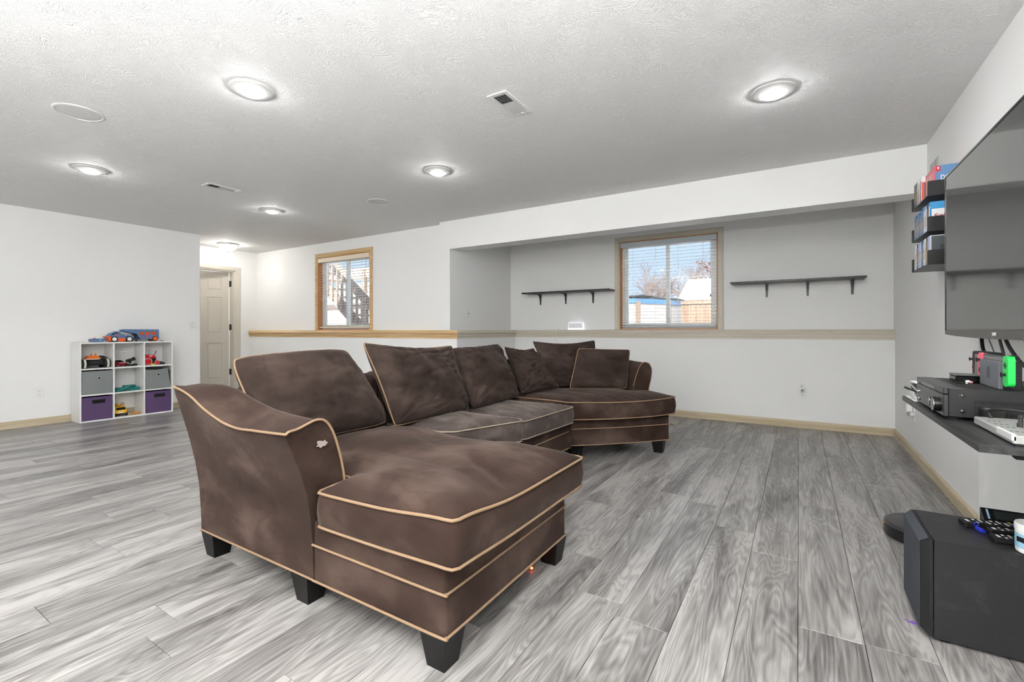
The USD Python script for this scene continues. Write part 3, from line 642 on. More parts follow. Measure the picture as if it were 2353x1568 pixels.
# ------------------------------------------------------------------ loose cushions
def pillow(TL, TR, BR, BL, T, seed=0, ear=0.07, n=44, sag=0.25, wr=1.0, front=1.0, rnd=0.05, top=1.6):
    """A knife-edge pillow between four corner points, plumper below; returns mesh and seam path. TL..BL seen from the front."""
    TL, TR, BR, BL = (np.asarray(p, float) for p in (TL, TR, BR, BL))
    nrm = np.cross(BR - TL, TR - BL); nrm /= np.linalg.norm(nrm)
    g = np.linspace(-1, 1, n); g = np.sign(g) * (1 - (1 - np.abs(g)) ** 1.35); s, t = np.meshgrid(g, g, indexing='ij')
    se = s * (1 - ear * (1 - t ** 2) * np.abs(s) ** 3); te = t * (1 - ear * np.where(t > 0, top, 0.8) * (1 - s ** 2) * np.abs(t) ** 3)
    cf = 1 - rnd * (np.abs(s) ** 5) * (np.abs(t) ** 5); se, te = se * cf, te * cf
    a, b = (se + 1) / 2, (te + 1) / 2
    P = ((1 - a) * (1 - b))[..., None] * BL + (a * (1 - b))[..., None] * BR + (a * b)[..., None] * TR + ((1 - a) * b)[..., None] * TL
    prof = ((1 - s ** 2).clip(0) * (1 - t ** 2).clip(0)) ** 0.42
    plump = 1 + sag * (-t) * 0.8
    w = np.linalg.norm(TR - TL); hgt = np.linalg.norm(TL - BL)
    Q = np.stack([s * w * 4, t * hgt * 4, np.full_like(s, seed * 1.31)], -1)
    broad = meshkit.fbm(Q, 3, seed) - 0.5
    ang = np.arctan2(t - 0.15, s); rad = np.hypot(s, t)
    fold = 0
    for cx_, cy_ in ((-1, 1), (1, 1), (1, -1), (-1, -1)):
        dx, dy = s - cx_, t - cy_; th = np.arctan2(dy, dx); rr = np.hypot(dx, dy)
        fold = fold + np.sin(th * 13 + 5 * meshkit.noise(np.stack([rr * 2.5, th * 1.5, np.full_like(rr, seed + cx_ * 3 + cy_)], -1), seed)) * np.exp(-((rr - 0.42) / 0.33) ** 2)
    topf = np.sin(s * 26 + 7 * meshkit.noise(np.stack([s * 3, t * 2, s * 0 + seed], -1), seed + 9)) * np.exp(-((t - 0.72) / 0.28) ** 2)
    wave = np.abs(meshkit.noise(np.stack([s * 2.2 + t * 2.8, t * 5.5 - s * 1.2, s * 0 + seed], -1), seed + 4) - 0.5) * 2
    rip = wr * (0.007 * fold + 0.006 * topf - 0.016 * (1 - wave) ** 4)
    hF = T * 0.5 * prof * plump * (1 + 0.5 * broad) * front + rip * np.sqrt(prof)
    hB = T * 0.5 * prof * (2 - front)
    F3, B3 = P + hF[..., None] * nrm, P - hB[..., None] * nrm
    idx = np.arange(n * n).reshape(n, n); f1 = np.stack([idx[:-1, :-1], idx[1:, :-1], idx[1:, 1:], idx[:-1, 1:]], -1).reshape(-1, 4)
    V = np.vstack([F3.reshape(-1, 3), B3.reshape(-1, 3)]); Fq = np.vstack([f1, f1[:, ::-1] + n * n])
    tm = trimesh.Trimesh(*vf((V, Fq)), process=False); tm.merge_vertices(digits_vertex=6)
    seam = np.vstack([P[:, 0], P[-1, 1:], P[-2::-1, -1], P[0, -2:0:-1]])
    return (np.array(tm.vertices), np.array(tm.faces)), resample(np.vstack([seam, seam[:1]]), 0.02)[:-1]

def put_pillow(label, corners, T, seed, pipe=piping_m, material=pillow_m, pipe_r=0.006, **kw):
    m, seam = pillow(*corners, T, seed, **kw); c = np.mean(corners, axis=0)
    t = Node('sofa_pillow', label, 'pillow', (c[0], c[1], min(p[2] for p in corners)), group=None)
    t.part('cover', m, material, smooth=True)
    if pipe is not None: t.part('piping', welt(seam, pipe_r), pipe, smooth=60)
# corners TL, TR, BR, BL in metres, measured against the seat they stand on
put_pillow('large smooth brown back pillow leaning on the chaise, nearest the camera', [(-2.25, 1.14, 0.955), (-2.25, 1.80, 0.975), (-2.10, 1.985, 0.525), (-2.04, 1.195, 0.55)], 0.25, 21, ear=0.02, wr=0.5, rnd=0.06, top=-1.0)
put_pillow('wrinkled brown back pillow with pointed top corner, second from the near end', [(-2.24, 1.895, 1.015), (-2.25, 2.77, 0.97), (-2.04, 2.71, 0.495), (-2.05, 1.98, 0.505)], 0.22, 34, ear=0.06, wr=1.1, rnd=0.035, top=2.3)
put_pillow('brown back pillow in the middle of the row, third from the near end', [(-2.25, 2.735, 0.955), (-2.25, 3.42, 0.97), (-2.06, 3.46, 0.50), (-2.04, 2.74, 0.495)], 0.20, 45, ear=0.05, pipe=None, rnd=0.06, top=1.4)
put_pillow('crumpled brown pillow slumped in the inner corner of the sofa', [(-2.25, 3.49, 0.945), (-2.07, 3.72, 0.925), (-1.91, 3.96, 0.53), (-2.04, 3.45, 0.52)], 0.16, 57, ear=0.10, pipe=None, wr=1.7, rnd=0.05, top=1.6)
put_pillow('brown back pillow at the far end of the sofa, behind the square one', [(-2.235, 3.955, 0.985), (-1.745, 4.435, 0.99), (-1.694, 4.41, 0.515), (-2.067, 4.037, 0.515)], 0.13, 63, ear=0.08, pipe=None, rnd=0.06, top=2.2)
put_pillow('square brown throw pillow with tan piping against the far arm', [(-1.822, 4.155, 0.905), (-1.430, 4.545, 0.885), (-1.420, 4.405, 0.515), (-1.842, 3.998, 0.53)], 0.12, 71, ear=0.03, wr=0.35, rnd=0.03, top=1.0)

# ================================================================== WALL FITTINGS
def wall_shelf(x0, x1, brs, label):
    t = Node('wall_shelf', label, 'shelf', ((x0 + x1) / 2, 5.975, 1.62))
    t.part('board', box(x0, x1, 5.86, 6.089, 1.608, 1.628, 0.002), mat('black_shelf_board', (34, 33, 33), rough=0.35), smooth=False)
    for x in brs:
        b = t.part('bracket', loft([[(x - 0.016, 6.0885, 1.602), (x + 0.016, 6.0885, 1.602), (x + 0.016, 6.080, 1.602), (x - 0.016, 6.080, 1.602)], [(x - 0.009, 6.0885, 1.455), (x + 0.009, 6.0885, 1.455), (x + 0.009, 6.082, 1.455), (x - 0.009, 6.082, 1.455)]]), darkmetal, smooth=False)
        t.part('bracket_arm', cat(loft([[(x - 0.016, 6.085, 1.607), (x + 0.016, 6.085, 1.607), (x + 0.016, 6.085, 1.601), (x - 0.016, 6.085, 1.601)], [(x - 0.008, 5.90, 1.607), (x + 0.008, 5.90, 1.607), (x + 0.008, 5.90, 1.602), (x - 0.008, 5.90, 1.602)]]),
               tube(smooth_path([(x, 6.08, 1.535), (x, 6.06, 1.565), (x, 6.03, 1.588), (x, 5.985, 1.602)], 5), 0.0055, 8)), darkmetal, smooth=40, under=b)
wall_shelf(-3.463, -2.126, (-3.265, -2.854, -2.436), 'black wall shelf on metal brackets left of the greige-framed window')
wall_shelf(-0.672, 0.583, (-0.314, 0.082, 0.482), 'black wall shelf on metal brackets between the window and the right wall')
sc = Node('scrap_box', 'tiny white object at the window end of the left wall shelf', 'small box', (-2.16, 5.9, 1.628))
sc.part('box_body', box(-2.185, -2.15, 5.88, 5.91, 1.628, 1.638, 0.002), plastic_w); sc.part('lid', box(-2.187, -2.148, 5.878, 5.912, 1.638, 1.641, 0.001), plastic_w)

def plate(axis, pos, u, z, w, h, label, cat_, kind):
    """Wall plate; axis 'x+' faces +x at x=pos, 'y-' faces -y at y=pos, 'x-' faces -x. u is the along-wall coordinate."""
    sgn = {'x+': 1, 'x-': -1, 'y-': -1}[axis]
    def B(u0, u1, z0, z1, d0, d1, c=0.0):
        a, b = pos + sgn * d0, pos + sgn * d1
        return box(a, b, u0, u1, z0, z1, c) if axis[0] == 'x' else box(u0, u1, a, b, z0, z1, c)
    loc = (pos, u, z) if axis[0] == 'x' else (u, pos, z)
    t = Node({'switch': 'light_switch', 'outlet': 'wall_outlet', 'coax': 'cable_outlet'}[kind], label, cat_, loc)
    t.part('cover_plate', B(u - w / 2, u + w / 2, z - h / 2, z + h / 2, 0, 0.006, 0.002), plate_m, smooth=False)
    grey = mat('socket_grey', (120, 120, 120), rough=0.5)
    if kind == 'switch':
        t.part('rocker', cat(B(u - 0.016, u + 0.016, z - 0.033, z + 0.033, 0.005, 0.0075)), mat('switch_gap', (170, 170, 168), rough=0.5), smooth=False)
        t.part('rocker', B(u - 0.014, u + 0.014, z - 0.031, z + 0.031, 0.0075, 0.011, 0.002), plate_m, smooth=False)
    if kind == 'outlet':
        for dz in (-0.02, 0.02):
            s = t.part('socket', B(u - 0.017, u + 0.017, z + dz - 0.014, z + dz + 0.014, 0.006, 0.008, 0.001), plate_m, smooth=False)
            t.part('slot', cat(B(u - 0.009, u - 0.006, z + dz - 0.004, z + dz + 0.006, 0.008, 0.0084), B(u + 0.006, u + 0.009, z + dz - 0.004, z + dz + 0.005, 0.008, 0.0084), B(u - 0.003, u + 0.003, z + dz - 0.011, z + dz - 0.006, 0.008, 0.0084)), grey, smooth=False, under=s)
    if kind == 'coax':
        d = (sgn, 0, 0)
        t.part('connector', lathe([(0.008, 0), (0.008, 0.006), (0.0055, 0.007), (0.0055, 0.016)], (pos + sgn * 0.006, u, z), seg=14, axis=d), chrome)
        t.part('screw', cat(*[lathe([(0.004, 0), (0.003, 0.002)], (pos + sgn * 0.006, u, z + k), seg=10, axis=d) for k in (-0.04, 0.04)]), grey)
    return t, B
plate('x+', XL, 3.266, 1.163, 0.074, 0.118, 'white rocker light switch on the left wall near the door', 'switch', 'switch')
plate('x+', XL, 1.677, 0.370, 0.074, 0.12, 'white power outlet low on the left wall beside the cube shelf', 'outlet', 'outlet')
plate('x+', -3.79, 5.0, 1.304, 0.072, 0.115, 'white cable outlet with round connector on the recess side wall', 'outlet', 'coax')
t, B = plate('y-', 6.01, 0.028, 0.385, 0.074, 0.12, 'white outlet with a small plug-in on the half wall under the right shelf', 'outlet', 'outlet')
pl = Node('plug_in_freshener', 'small white and grey plug-in unit in the outlet below the right wall shelf', 'plug-in', (0.028, 5.99, 0.40))
pl.part('housing', B(0.006, 0.050, 0.398, 0.450, 0.0086, 0.05, 0.008), plastic_w); pl.part('bottle', B(0.014, 0.042, 0.440, 0.476, 0.014, 0.044, 0.008), mat('clear_bottle', (214, 216, 218), rough=0.15))
pl.part('front_window', B(0.018, 0.038, 0.412, 0.432, 0.05, 0.0515), mat('grey_window', (96, 98, 100), rough=0.4), smooth=False)
t, B = plate('x-', XR, 5.10, 0.372, 0.074, 0.12, 'white outlet low on the right wall behind the plug-in', 'outlet', 'outlet')
pl = Node('plug_in_adapter', 'white plug-in adapter with grey window in the right wall outlet under the black shelf', 'plug-in', (0.80, 5.22, 0.37))
pl.part('housing', B(5.075, 5.125, 0.385, 0.455, 0.0086, 0.055, 0.008), plastic_w)
pl.part('front_window', B(5.08, 5.12, 0.352, 0.384, 0.0086, 0.045, 0.004), mat('grey_cage', (150, 150, 150), rough=0.4))
pl.part('dial', lathe([(0.016, 0), (0.018, 0.006), (0.018, 0.02), (0.014, 0.026)], (XR - 0.009, 5.055, 0.372), seg=16, axis=(-1, 0, 0)), plastic_w)

# device on the ledge with its thin cable
r = Node('ledge_router', 'small white glowing router standing on the ledge left of the window', 'router', (-2.67, 6.04, 1.083))
r.part('housing', hull([(x, y, z) for x0_, x1_, y0_, y1_, z in ((-2.79, -2.555, 6.018, 6.068, 1.083), (-2.79, -2.555, 6.018, 6.068, 1.095), (-2.782, -2.563, 6.02, 6.066, 1.182), (-2.776, -2.569, 6.024, 6.062, 1.188)) for x in (x0_, x1_) for y in (y0_, y1_)]), mat('router_white', (246, 248, 252), rough=0.3, emit=(0.9, 0.95, 1.0), strength=0.1), smooth=25)
r.part('front_panel', box(-2.775, -2.571, 6.0155, 6.021, 1.108, 1.178, 0.002), mat('router_panel', (250, 250, 252), rough=0.3), smooth=False)
r.part('light_strip', box(-2.775, -2.571, 6.0150, 6.021, 1.094, 1.104), mat('router_glow', (160, 200, 250), emit=(0.5, 0.75, 1.0), strength=0.5), smooth=False)
r.part('logo', box(-2.715, -2.699, 6.0150, 6.0156, 1.127, 1.131), mat('logo_grey', (120, 122, 126), rough=0.5), smooth=False)
single('router_cable', tube(smooth_path([(-2.79, 6.055, 1.09), (-2.85, 6.05, 1.087), (-2.93, 6.03, 1.088), (-2.96, 6.0, 1.0865), (-2.957, 5.972, 1.075), (-2.955, 5.968, 1.03), (-2.954, 5.99, 0.95), (-2.95, 6.004, 0.7), (-2.96, 6.005, 0.4), (-2.955, 6.0, 0.06)], 8), 0.0028, 7), plastic_w, 'thin white cable running from the router over the ledge and down', 'cable', smooth=60)

# ================================================================== CUBE SHELF AND TOYS
CX0, CX1, CY0, CY1, CH = -7.412, -7.135, 1.947, 2.896, 0.944
th = 0.0165
cub = Node('cube_shelf', 'white nine-cube storage shelf with toys and fabric bins against the left wall', 'shelf', ((CX0 + CX1) / 2, (CY0 + CY1) / 2, 0))
cw_ = mat('white_melamine', (236, 236, 233), rough=0.4)
for y in (CY0, CY1 - th): cub.part('side_panel', box(CX0, CX1, y, y + th, 0, CH, 0.001), cw_, smooth=False)
cub.part('top_panel', box(CX0, CX1, CY0 + th, CY1 - th, CH - th, CH, 0.001), cw_, smooth=False)
cub.part('bottom_panel', box(CX0, CX1, CY0 + th, CY1 - th, 0.0, th, 0.001), cw_, smooth=False)
cell = (CY1 - CY0 - 4 * th) / 3; chh = (CH - 4 * th) / 3
cy = [CY0 + th + k * (cell + th) for k in range(3)]; cz_ = [th + k * (chh + th) for k in range(3)]
for k in (1, 2):
    cub.part('divider', box(CX0, CX1 - 0.001, cy[k] - th, cy[k], th, CH - th), cw_, smooth=False)
    for q in range(3): cub.part('shelf_board', box(CX0, CX1 - 0.0015, cy[q], cy[q] + cell, cz_[k] - th, cz_[k]), cw_, smooth=False)

def fabric(name, rgb):
    return mat(name, rgb, rough=0.9, spec=0.1, bump=(300, 0.35, 0.002))
def bin_box(c, rw, label, material, kind, skew=0.0, h=0.275, top_sag=0.0):
    y0, y1, z0 = cy[c] + 0.006, cy[c] + cell - 0.006, cz_[rw] + 0.0005
    t = Node('fabric_bin', label, 'storage bin', ((CX0 + CX1) / 2, (y0 + y1) / 2, z0))
    xf, xb = CX1 - 0.010, CX0 + 0.02; ym = (y0 + y1) / 2
    n = 15; g = np.linspace(0, 1, n)
    def wallgrid(fn, hole=None):
        S, T_ = np.meshgrid(g, g, indexing='ij'); P = np.array([[fn(a, b) for b in g] for a in g]); idx = np.arange(n * n).reshape(n, n)
        return P.reshape(-1, 3), np.stack([idx[:-1, :-1], idx[1:, :-1], idx[1:, 1:], idx[:-1, 1:]], -1).reshape(-1, 4)
    def frontp(off):
        def fn(a, b):
            w = meshkit.noise(np.array([a * 4, b * 4, c * 3 + rw]), 5) - 0.5
            yy = y0 + (y1 - y0) * a + skew * (b - 0.1) * (0.5 - abs(a - 0.5)) * 0 - skew * b * (1 if a > 0.5 else 0.2) * abs(a - 0.3)
            zz = z0 + h * b - top_sag * b ** 6 * math.sin(math.pi * a) - skew * 0.15 * b * (1 - a)
            return (xf + off + 0.006 * math.sin(math.pi * a) * math.sin(math.pi * b) + 0.004 * w, yy, zz)
        return wallgrid(fn)
    v1, f1 = frontp(0.0); v2, f2 = frontp(-0.004)
    body = [(v1, f1), (v2, f2[:, ::-1]), box(xb, xf - 0.002, y0, y0 + 0.004, z0, z0 + h), box(xb, xf - 0.002, y1 - 0.004, y1, z0, z0 + h - (0.03 if skew else 0)), box(xb, xb + 0.004, y0, y1, z0, z0 + h), box(xb, xf - 0.002, y0, y1, z0, z0 + 0.004)]
    b = t.part('body', cat(*body), material, smooth=40)
    if kind == 'grommet':
        gy, gz = ym + (0.015 if not skew else 0.0), z0 + h * 0.70
        xg = xf + 0.008
        t.part('grommet', lathe([(0.0165, -0.006), (0.0165, 0.002), (0.0135, 0.003), (0.0115, 0.001), (0.0115, -0.006)], (xg, gy, gz), seg=20, axis=(1, 0, 0), cap=False), mat('grommet_metal', (214, 208, 196), rough=0.3, metal=0.7), smooth=40)
        t.part('grommet_hole', cyl((xg - 0.006, gy, gz), (xg + 0.0004, gy, gz), 0.0116, seg=18), dark_m, smooth=False)
    else:
        gz = z0 + h * 0.80; xg = xf + 0.006; hy = 0.062; yc = ym + 0.012
        t.part('handle_slot', box(xg - 0.006, xg + 0.0006, yc - hy + 0.006, yc + hy - 0.006, gz - 0.017, gz + 0.017), dark_m, smooth=False)
        rim = cat(box(xg - 0.005, xg + 0.003, yc - hy, yc + hy, gz + 0.017, gz + 0.024, 0.001), box(xg - 0.005, xg + 0.003, yc - hy, yc + hy, gz - 0.024, gz - 0.017, 0.001), box(xg - 0.005, xg + 0.003, yc - hy, yc - hy + 0.007, gz - 0.024, gz + 0.024, 0.001), box(xg - 0.005, xg + 0.003, yc + hy - 0.007, yc + hy, gz - 0.024, gz + 0.024, 0.001))
        t.part('handle_rim', rim, mat('dark_purple_rim', (44, 32, 56), rough=0.6), smooth=False)
grey_f, purple_f = fabric('grey_bin_fabric', (136, 140, 140)), fabric('purple_bin_fabric', (98, 78, 114))
bin_box(0, 1, 'grey fabric bin with metal grommet in the left column of the cube shelf', grey_f, 'grommet')
bin_box(2, 1, 'slumped grey fabric bin in the right column of the cube shelf', grey_f, 'grommet', skew=0.05, h=0.262, top_sag=0.012)
bin_box(0, 0, 'purple fabric bin with handle slot at the bottom left of the cube shelf', purple_f, 'slot')
bin_box(2, 0, 'purple fabric bin with handle slot at the bottom right of the cube shelf', purple_f, 'slot')

blue_t, orange_t, white_t = mat('toy_blue', (92, 120, 158), rough=0.35), mat('toy_orange', (238, 92, 34), rough=0.35), mat('toy_white', (240, 240, 238), rough=0.4)
blue_d, red_t, yellow_t, teal_t = mat('toy_dark_blue', (44, 54, 78), rough=0.4), mat('toy_red', (206, 30, 40), rough=0.3), mat('toy_yellow', (240, 190, 40), rough=0.35), mat('toy_teal', (36, 136, 124), rough=0.4)
def wheel(t, x, y, z, r, w, hub_m, tyre_m=rubber, axis=(1, 0, 0), under=None, hub_r=0.6):
    a = np.asarray(axis, float); c = np.array([x, y, z], float)
    k = t.part('wheel', lathe([(r * 0.55, -w / 2), (r * 0.9, -w / 2), (r, -w * 0.35), (r, w * 0.35), (r * 0.9, w / 2), (r * 0.55, w / 2)], c, seg=24, axis=tuple(a)), tyre_m, smooth=40, under=under)
    if under is None:
        t.part('hub', cat(lathe([(r * hub_r, w * 0.30), (r * hub_r, w * 0.52), (r * hub_r * 0.8, w * 0.56), (r * 0.15, w * 0.54), (r * 0.1, w * 0.62), (0.001, w * 0.62)], c, seg=20, axis=tuple(a)),
                          lathe([(r * hub_r, w * 0.30), (r * hub_r, w * 0.52), (r * 0.2, w * 0.54), (0.001, w * 0.54)], c, seg=20, axis=tuple(-a))), hub_m, smooth=30, under=k)
# carrier truck on top (faces -y)
TZ = CH; xa, xb_ = -7.335, -7.215
tr = Node('toy_carrier_truck', 'blue and orange toy car-carrier truck on top of the white cube shelf', 'toy truck', (-7.275, 2.47, TZ))
tr.part('cab', loft([[(x, y, TZ + z) for y, z in ((2.235, .028), (2.225, .055), (2.245, .075), (2.275, .108), (2.33, .133), (2.352, .128), (2.365, .098), (2.395, .092), (2.40, .078), (2.49, .078), (2.50, .05), (2.48, .028))] for x in (xa, xb_)]), blue_t, smooth=20)
for xx in (xa - 0.002, xb_): tr.part('windshield', loft([[(x, y, TZ + z) for y, z in ((2.262, .084), (2.278, .104), (2.322, .120), (2.33, .112))] for x in (xx, xx + 0.002)]), blackg, smooth=False)
tr.part('bumper', loft([[(x, y, TZ + z) for y, z in ((2.212, .070), (2.262, .070), (2.268, .012), (2.245, .010), (2.235, .040))] for x in (xa - 0.004, xb_ + 0.004)]), orange_t, smooth=False)
tr.part('side_skirt', loft([[(x, y, TZ + z) for y, z in ((2.335, .046), (2.40, .046), (2.412, .010), (2.33, .010))] for x in (xa - 0.003, xb_ + 0.003)]), orange_t, smooth=False)
for xx in (xa - 0.0015, xb_): tr.part('flash_stripe', loft([[(x, y, TZ + z) for y, z in ((2.30, .080), (2.345, .090), (2.34, .078), (2.31, .073))] for x in (xx, xx + 0.0015)]), orange_t, smooth=False)
tr.part('hitch', cat(box(-7.30, -7.25, 2.46, 2.58, TZ + 0.028, TZ + 0.055), box(-7.29, -7.26, 2.50, 2.53, TZ + 0.05, TZ + 0.10)), blue_d, smooth=False)
for y in (2.296, 2.447):
    for x in (xa + 0.005, xb_ - 0.005): wheel(tr, x, y, TZ + 0.0345, 0.034, 0.024, white_t, axis=(1 if x > -7.27 else -1, 0, 0), hub_r=0.68)
def tp_(pts, x, d=0.003): return loft([[(xx, y, TZ + z) for y, z in pts] for xx in (x, x + d)])
outer = [(2.375, .146), (2.42, .158), (2.765, .152), (2.768, .060), (2.77, .035), (2.70, .030), (2.56, .034), (2.545, .060), (2.525, .098), (2.47, .112), (2.40, .128)]
wins = [[(2.552, .120), (2.612, .124), (2.600, .086), (2.565, .086)], [(2.628, .124), (2.672, .125), (2.662, .086), (2.616, .086)], [(2.686, .125), (2.736, .125), (2.736, .086), (2.678, .086)]]
side = sg.Polygon(outer).difference(shapely.union_all([sg.Polygon(w) for w in wins]))
tl = tr.part('trailer', cat(*[prism(shapely.affinity.translate(side, 0, TZ), x, x + 0.006, 'yz') for x in (xa - 0.004, xb_ - 0.002)], box(xa, xb_, 2.42, 2.762, TZ + 0.152, TZ + 0.156), box(xa, xb_, 2.55, 2.765, TZ + 0.034, TZ + 0.042), box(xa, xb_, 2.76, 2.766, TZ + 0.04, TZ + 0.152)), blue_t, smooth=False)
tr.part('cargo_panel', cat(*[tp_([(2.545, .128), (2.74, .128), (2.74, .082), (2.55, .082)], x, 0.002) for x in (xb_ - 0.012, xa + 0.012)]), orange_t, smooth=False, under=tl)
tr.part('roof_slots', cat(*[box(xb_ + 0.0005, xb_ + 0.0055, y, y + 0.022, TZ + 0.146, TZ + 0.151) for y in (2.50, 2.56, 2.62, 2.68)]), blue_d, smooth=False, under=tl)
tr.part('stripe', cat(box(xb_ + 0.004, xb_ + 0.0056, 2.57, 2.65, TZ + 0.072, TZ + 0.076), box(xb_ + 0.004, xb_ + 0.0056, 2.58, 2.68, TZ + 0.060, TZ + 0.064)), red_t, smooth=False, under=tl)
tr.part('stripe', box(xb_ + 0.004, xb_ + 0.0056, 2.62, 2.645, TZ + 0.067, TZ + 0.071), mat('toy_sky', (90, 180, 226), rough=0.4), smooth=False, under=tl)
for x in (xa + 0.004, xb_ - 0.004): wheel(tr, x, 2.722, TZ + 0.0345, 0.034, 0.024, orange_t, axis=(1 if x > -7.27 else -1, 0, 0), hub_r=0.75)
tr.part('trailer_leg', cat(cyl((xb_ - 0.01, 2.525, TZ + 0.012), (xb_ - 0.01, 2.522, TZ + 0.06), 0.006), cyl((xb_ - 0.018, 2.525, TZ + 0.011), (xb_ - 0.002, 2.525, TZ + 0.011), 0.0105)), blue_d)
rc = Node('toy_remote', 'blue toy remote control on the cube shelf top in front of the truck', 'remote control', (-7.25, 2.13, TZ))
rc.part('housing', hull([(x, y, TZ + z) for y, z in ((2.072, .006), (2.072, .040), (2.10, .044), (2.19, .044), (2.203, .03), (2.20, .012), (2.18, .001), (2.10, .001)) for x in (-7.285, -7.215)]), blue_t, smooth=25)
rc.part('grip', box(-7.282, -7.218, 2.068, 2.08, TZ + 0.008, TZ + 0.04, 0.003), mat('grey_grip', (96, 100, 106), rough=0.5)); rc.part('button', lathe([(0.012, 0), (0.012, 0.006), (0.008, 0.009)], (-7.25, 2.115, TZ + 0.043), seg=14), red_t); rc.part('mark', box(-7.2148, -7.2135, 2.15, 2.17, TZ + 0.022, TZ + 0.028), white_t, smooth=False)
cp = Node('toy_key', 'small flat black piece lying on the right end of the cube shelf top', 'toy part', (-7.25, 2.815, TZ)); cp.part('body', box(-7.262, -7.24, 2.80, 2.83, TZ, TZ + 0.005, 0.002), blackm); cp.part('tab', box(-7.25, -7.245, 2.828, 2.838, TZ, TZ + 0.004), blackm)

# orange and black stunt car, rear view
z0 = cz_[2]; oc = Node('toy_stunt_car', 'orange and black toy car with big white-banded wheels, upper left cube', 'toy car', (-7.25, 2.10, z0))
oc.part('chassis', cat(box(-7.36, -7.18, 2.03, 2.19, z0 + 0.035, z0 + 0.10, 0.012), box(-7.20, -7.165, 2.06, 2.15, z0 + 0.045, z0 + 0.095, 0.006), cyl((-7.19, 1.99, z0 + 0.055), (-7.19, 2.24, z0 + 0.055), 0.012)), blackm)
oc.part('shell', cat(hull([(x, y, z0 + z) for x, y, z in ((-7.35, 2.03, .105), (-7.19, 2.01, .105), (-7.19, 2.165, .115), (-7.35, 2.165, .115), (-7.33, 2.06, .145), (-7.22, 2.055, .140), (-7.22, 2.13, .145), (-7.33, 2.13, .145))]),
                     *[hull([(-7.24, y, z0 + .135), (-7.22, y, z0 + .135), (-7.23, y + .028, z0 + .135), (-7.235, y + 0.012, z0 + .178), (-7.225, y + 0.016, z0 + .178)]) for y in (2.068, 2.105)]), mat('car_orange', (232, 122, 44), rough=0.3), smooth=False)
oc.part('stripe', box(-7.19, -7.186, 2.02, 2.15, z0 + 0.104, z0 + 0.110), white_t, smooth=False)
oc.part('tail', loft([[(x, y, z0 + z) for y, z in ((2.15, .12), (2.19, .145), (2.23, .12), (2.245, .085), (2.22, .10), (2.17, .105))] for x in (-7.32, -7.22)]), blackm, smooth=False)
for y, x in ((1.997, -7.20), (2.212, -7.20), (1.997, -7.34), (2.212, -7.34)):
    wk = oc.part('wheel', lathe([(0.03, -0.027), (0.048, -0.025), (0.052, -0.018), (0.053, 0.0), (0.052, 0.018), (0.048, 0.025), (0.03, 0.027)], (x, y, z0 + 0.053), seg=26, axis=(0, 1, 0)), rubber, smooth=40)
    oc.part('tread_band', cat(*[obox((x + 0.0535 * math.cos(q), y + 0.006, z0 + 0.053 + 0.0535 * math.sin(q)), (0.002 * math.cos(q), 0, 0.002 * math.sin(q)), (0, 0.010, 0), (-0.0058 * math.sin(q), 0, 0.0058 * math.cos(q))) for q in np.arange(26) * 2 * math.pi / 26 if not (4.2 < q < 5.2)]), mat('tread_white', (226, 224, 214), rough=0.6), smooth=False, under=wk)
# dark red and black car
mc = Node('toy_sports_car', 'low dark red and black toy car in the upper middle cube', 'toy car', (-7.25, 2.35, z0))
mc.part('body', loft([[(x, 2.352 + dy * k, z0 + z * (1 if k == 1 else 0.97)) for dy, z in ((-.068, .016), (-.068, .044), (-.045, .058), (.02, .06), (.05, .05), (.062, .046), (.064, .016))] for x, k in ((-7.35, .8), (-7.33, 1), (-7.19, 1), (-7.175, .85))]), mat('toy_dark_red', (112, 16, 22), rough=0.25), smooth=25)
mc.part('roof', hull([(x, y, z0 + z) for x, y, z in ((-7.31, 2.30, .058), (-7.21, 2.30, .058), (-7.31, 2.40, .056), (-7.21, 2.40, .056), (-7.29, 2.325, .080), (-7.23, 2.325, .080), (-7.29, 2.36, .080), (-7.23, 2.36, .080))]), blackg, smooth=False)
mc.part('stripe', cat(box(-7.1765, -7.173, 2.33, 2.39, z0 + 0.045, z0 + 0.050)), white_t, smooth=False)
for x, y in ((-7.20, 2.303), (-7.20, 2.398), (-7.32, 2.303), (-7.32, 2.398)): wheel(mc, x, y, z0 + 0.0205, 0.02, 0.02, red_t, axis=(0, 1 if y > 2.35 else -1, 0))
gp = Node('toy_controller', 'black pistol-grip toy controller beside the dark red car, upper middle cube', 'toy controller', (-7.25, 2.48, z0))
gp.part('base', hull([(x, y, z0 + z) for x in (-7.29, -7.21) for y, z in ((2.425, .003), (2.425, .03), (2.52, .028), (2.535, .014), (2.52, .001), (2.44, .001))]), blackm, smooth=25)
gp.part('grip', tube(smooth_path([(-7.25, 2.424, z0 + 0.062), (-7.25, 2.45, z0 + 0.07), (-7.25, 2.48, z0 + 0.078), (-7.25, 2.515, z0 + 0.092)], 5), [0.016] * 4 + [0.019] * 4 + [0.018] * 4 + [0.022] * 4, 12), blackm, smooth=50)
gp.part('neck', cyl((-7.25, 2.47, z0 + 0.02), (-7.25, 2.46, z0 + 0.07), 0.012), blackm); gp.part('label_strip', box(-7.2095, -7.2085, 2.44, 2.485, z0 + 0.026, z0 + 0.031), white_t, smooth=False)
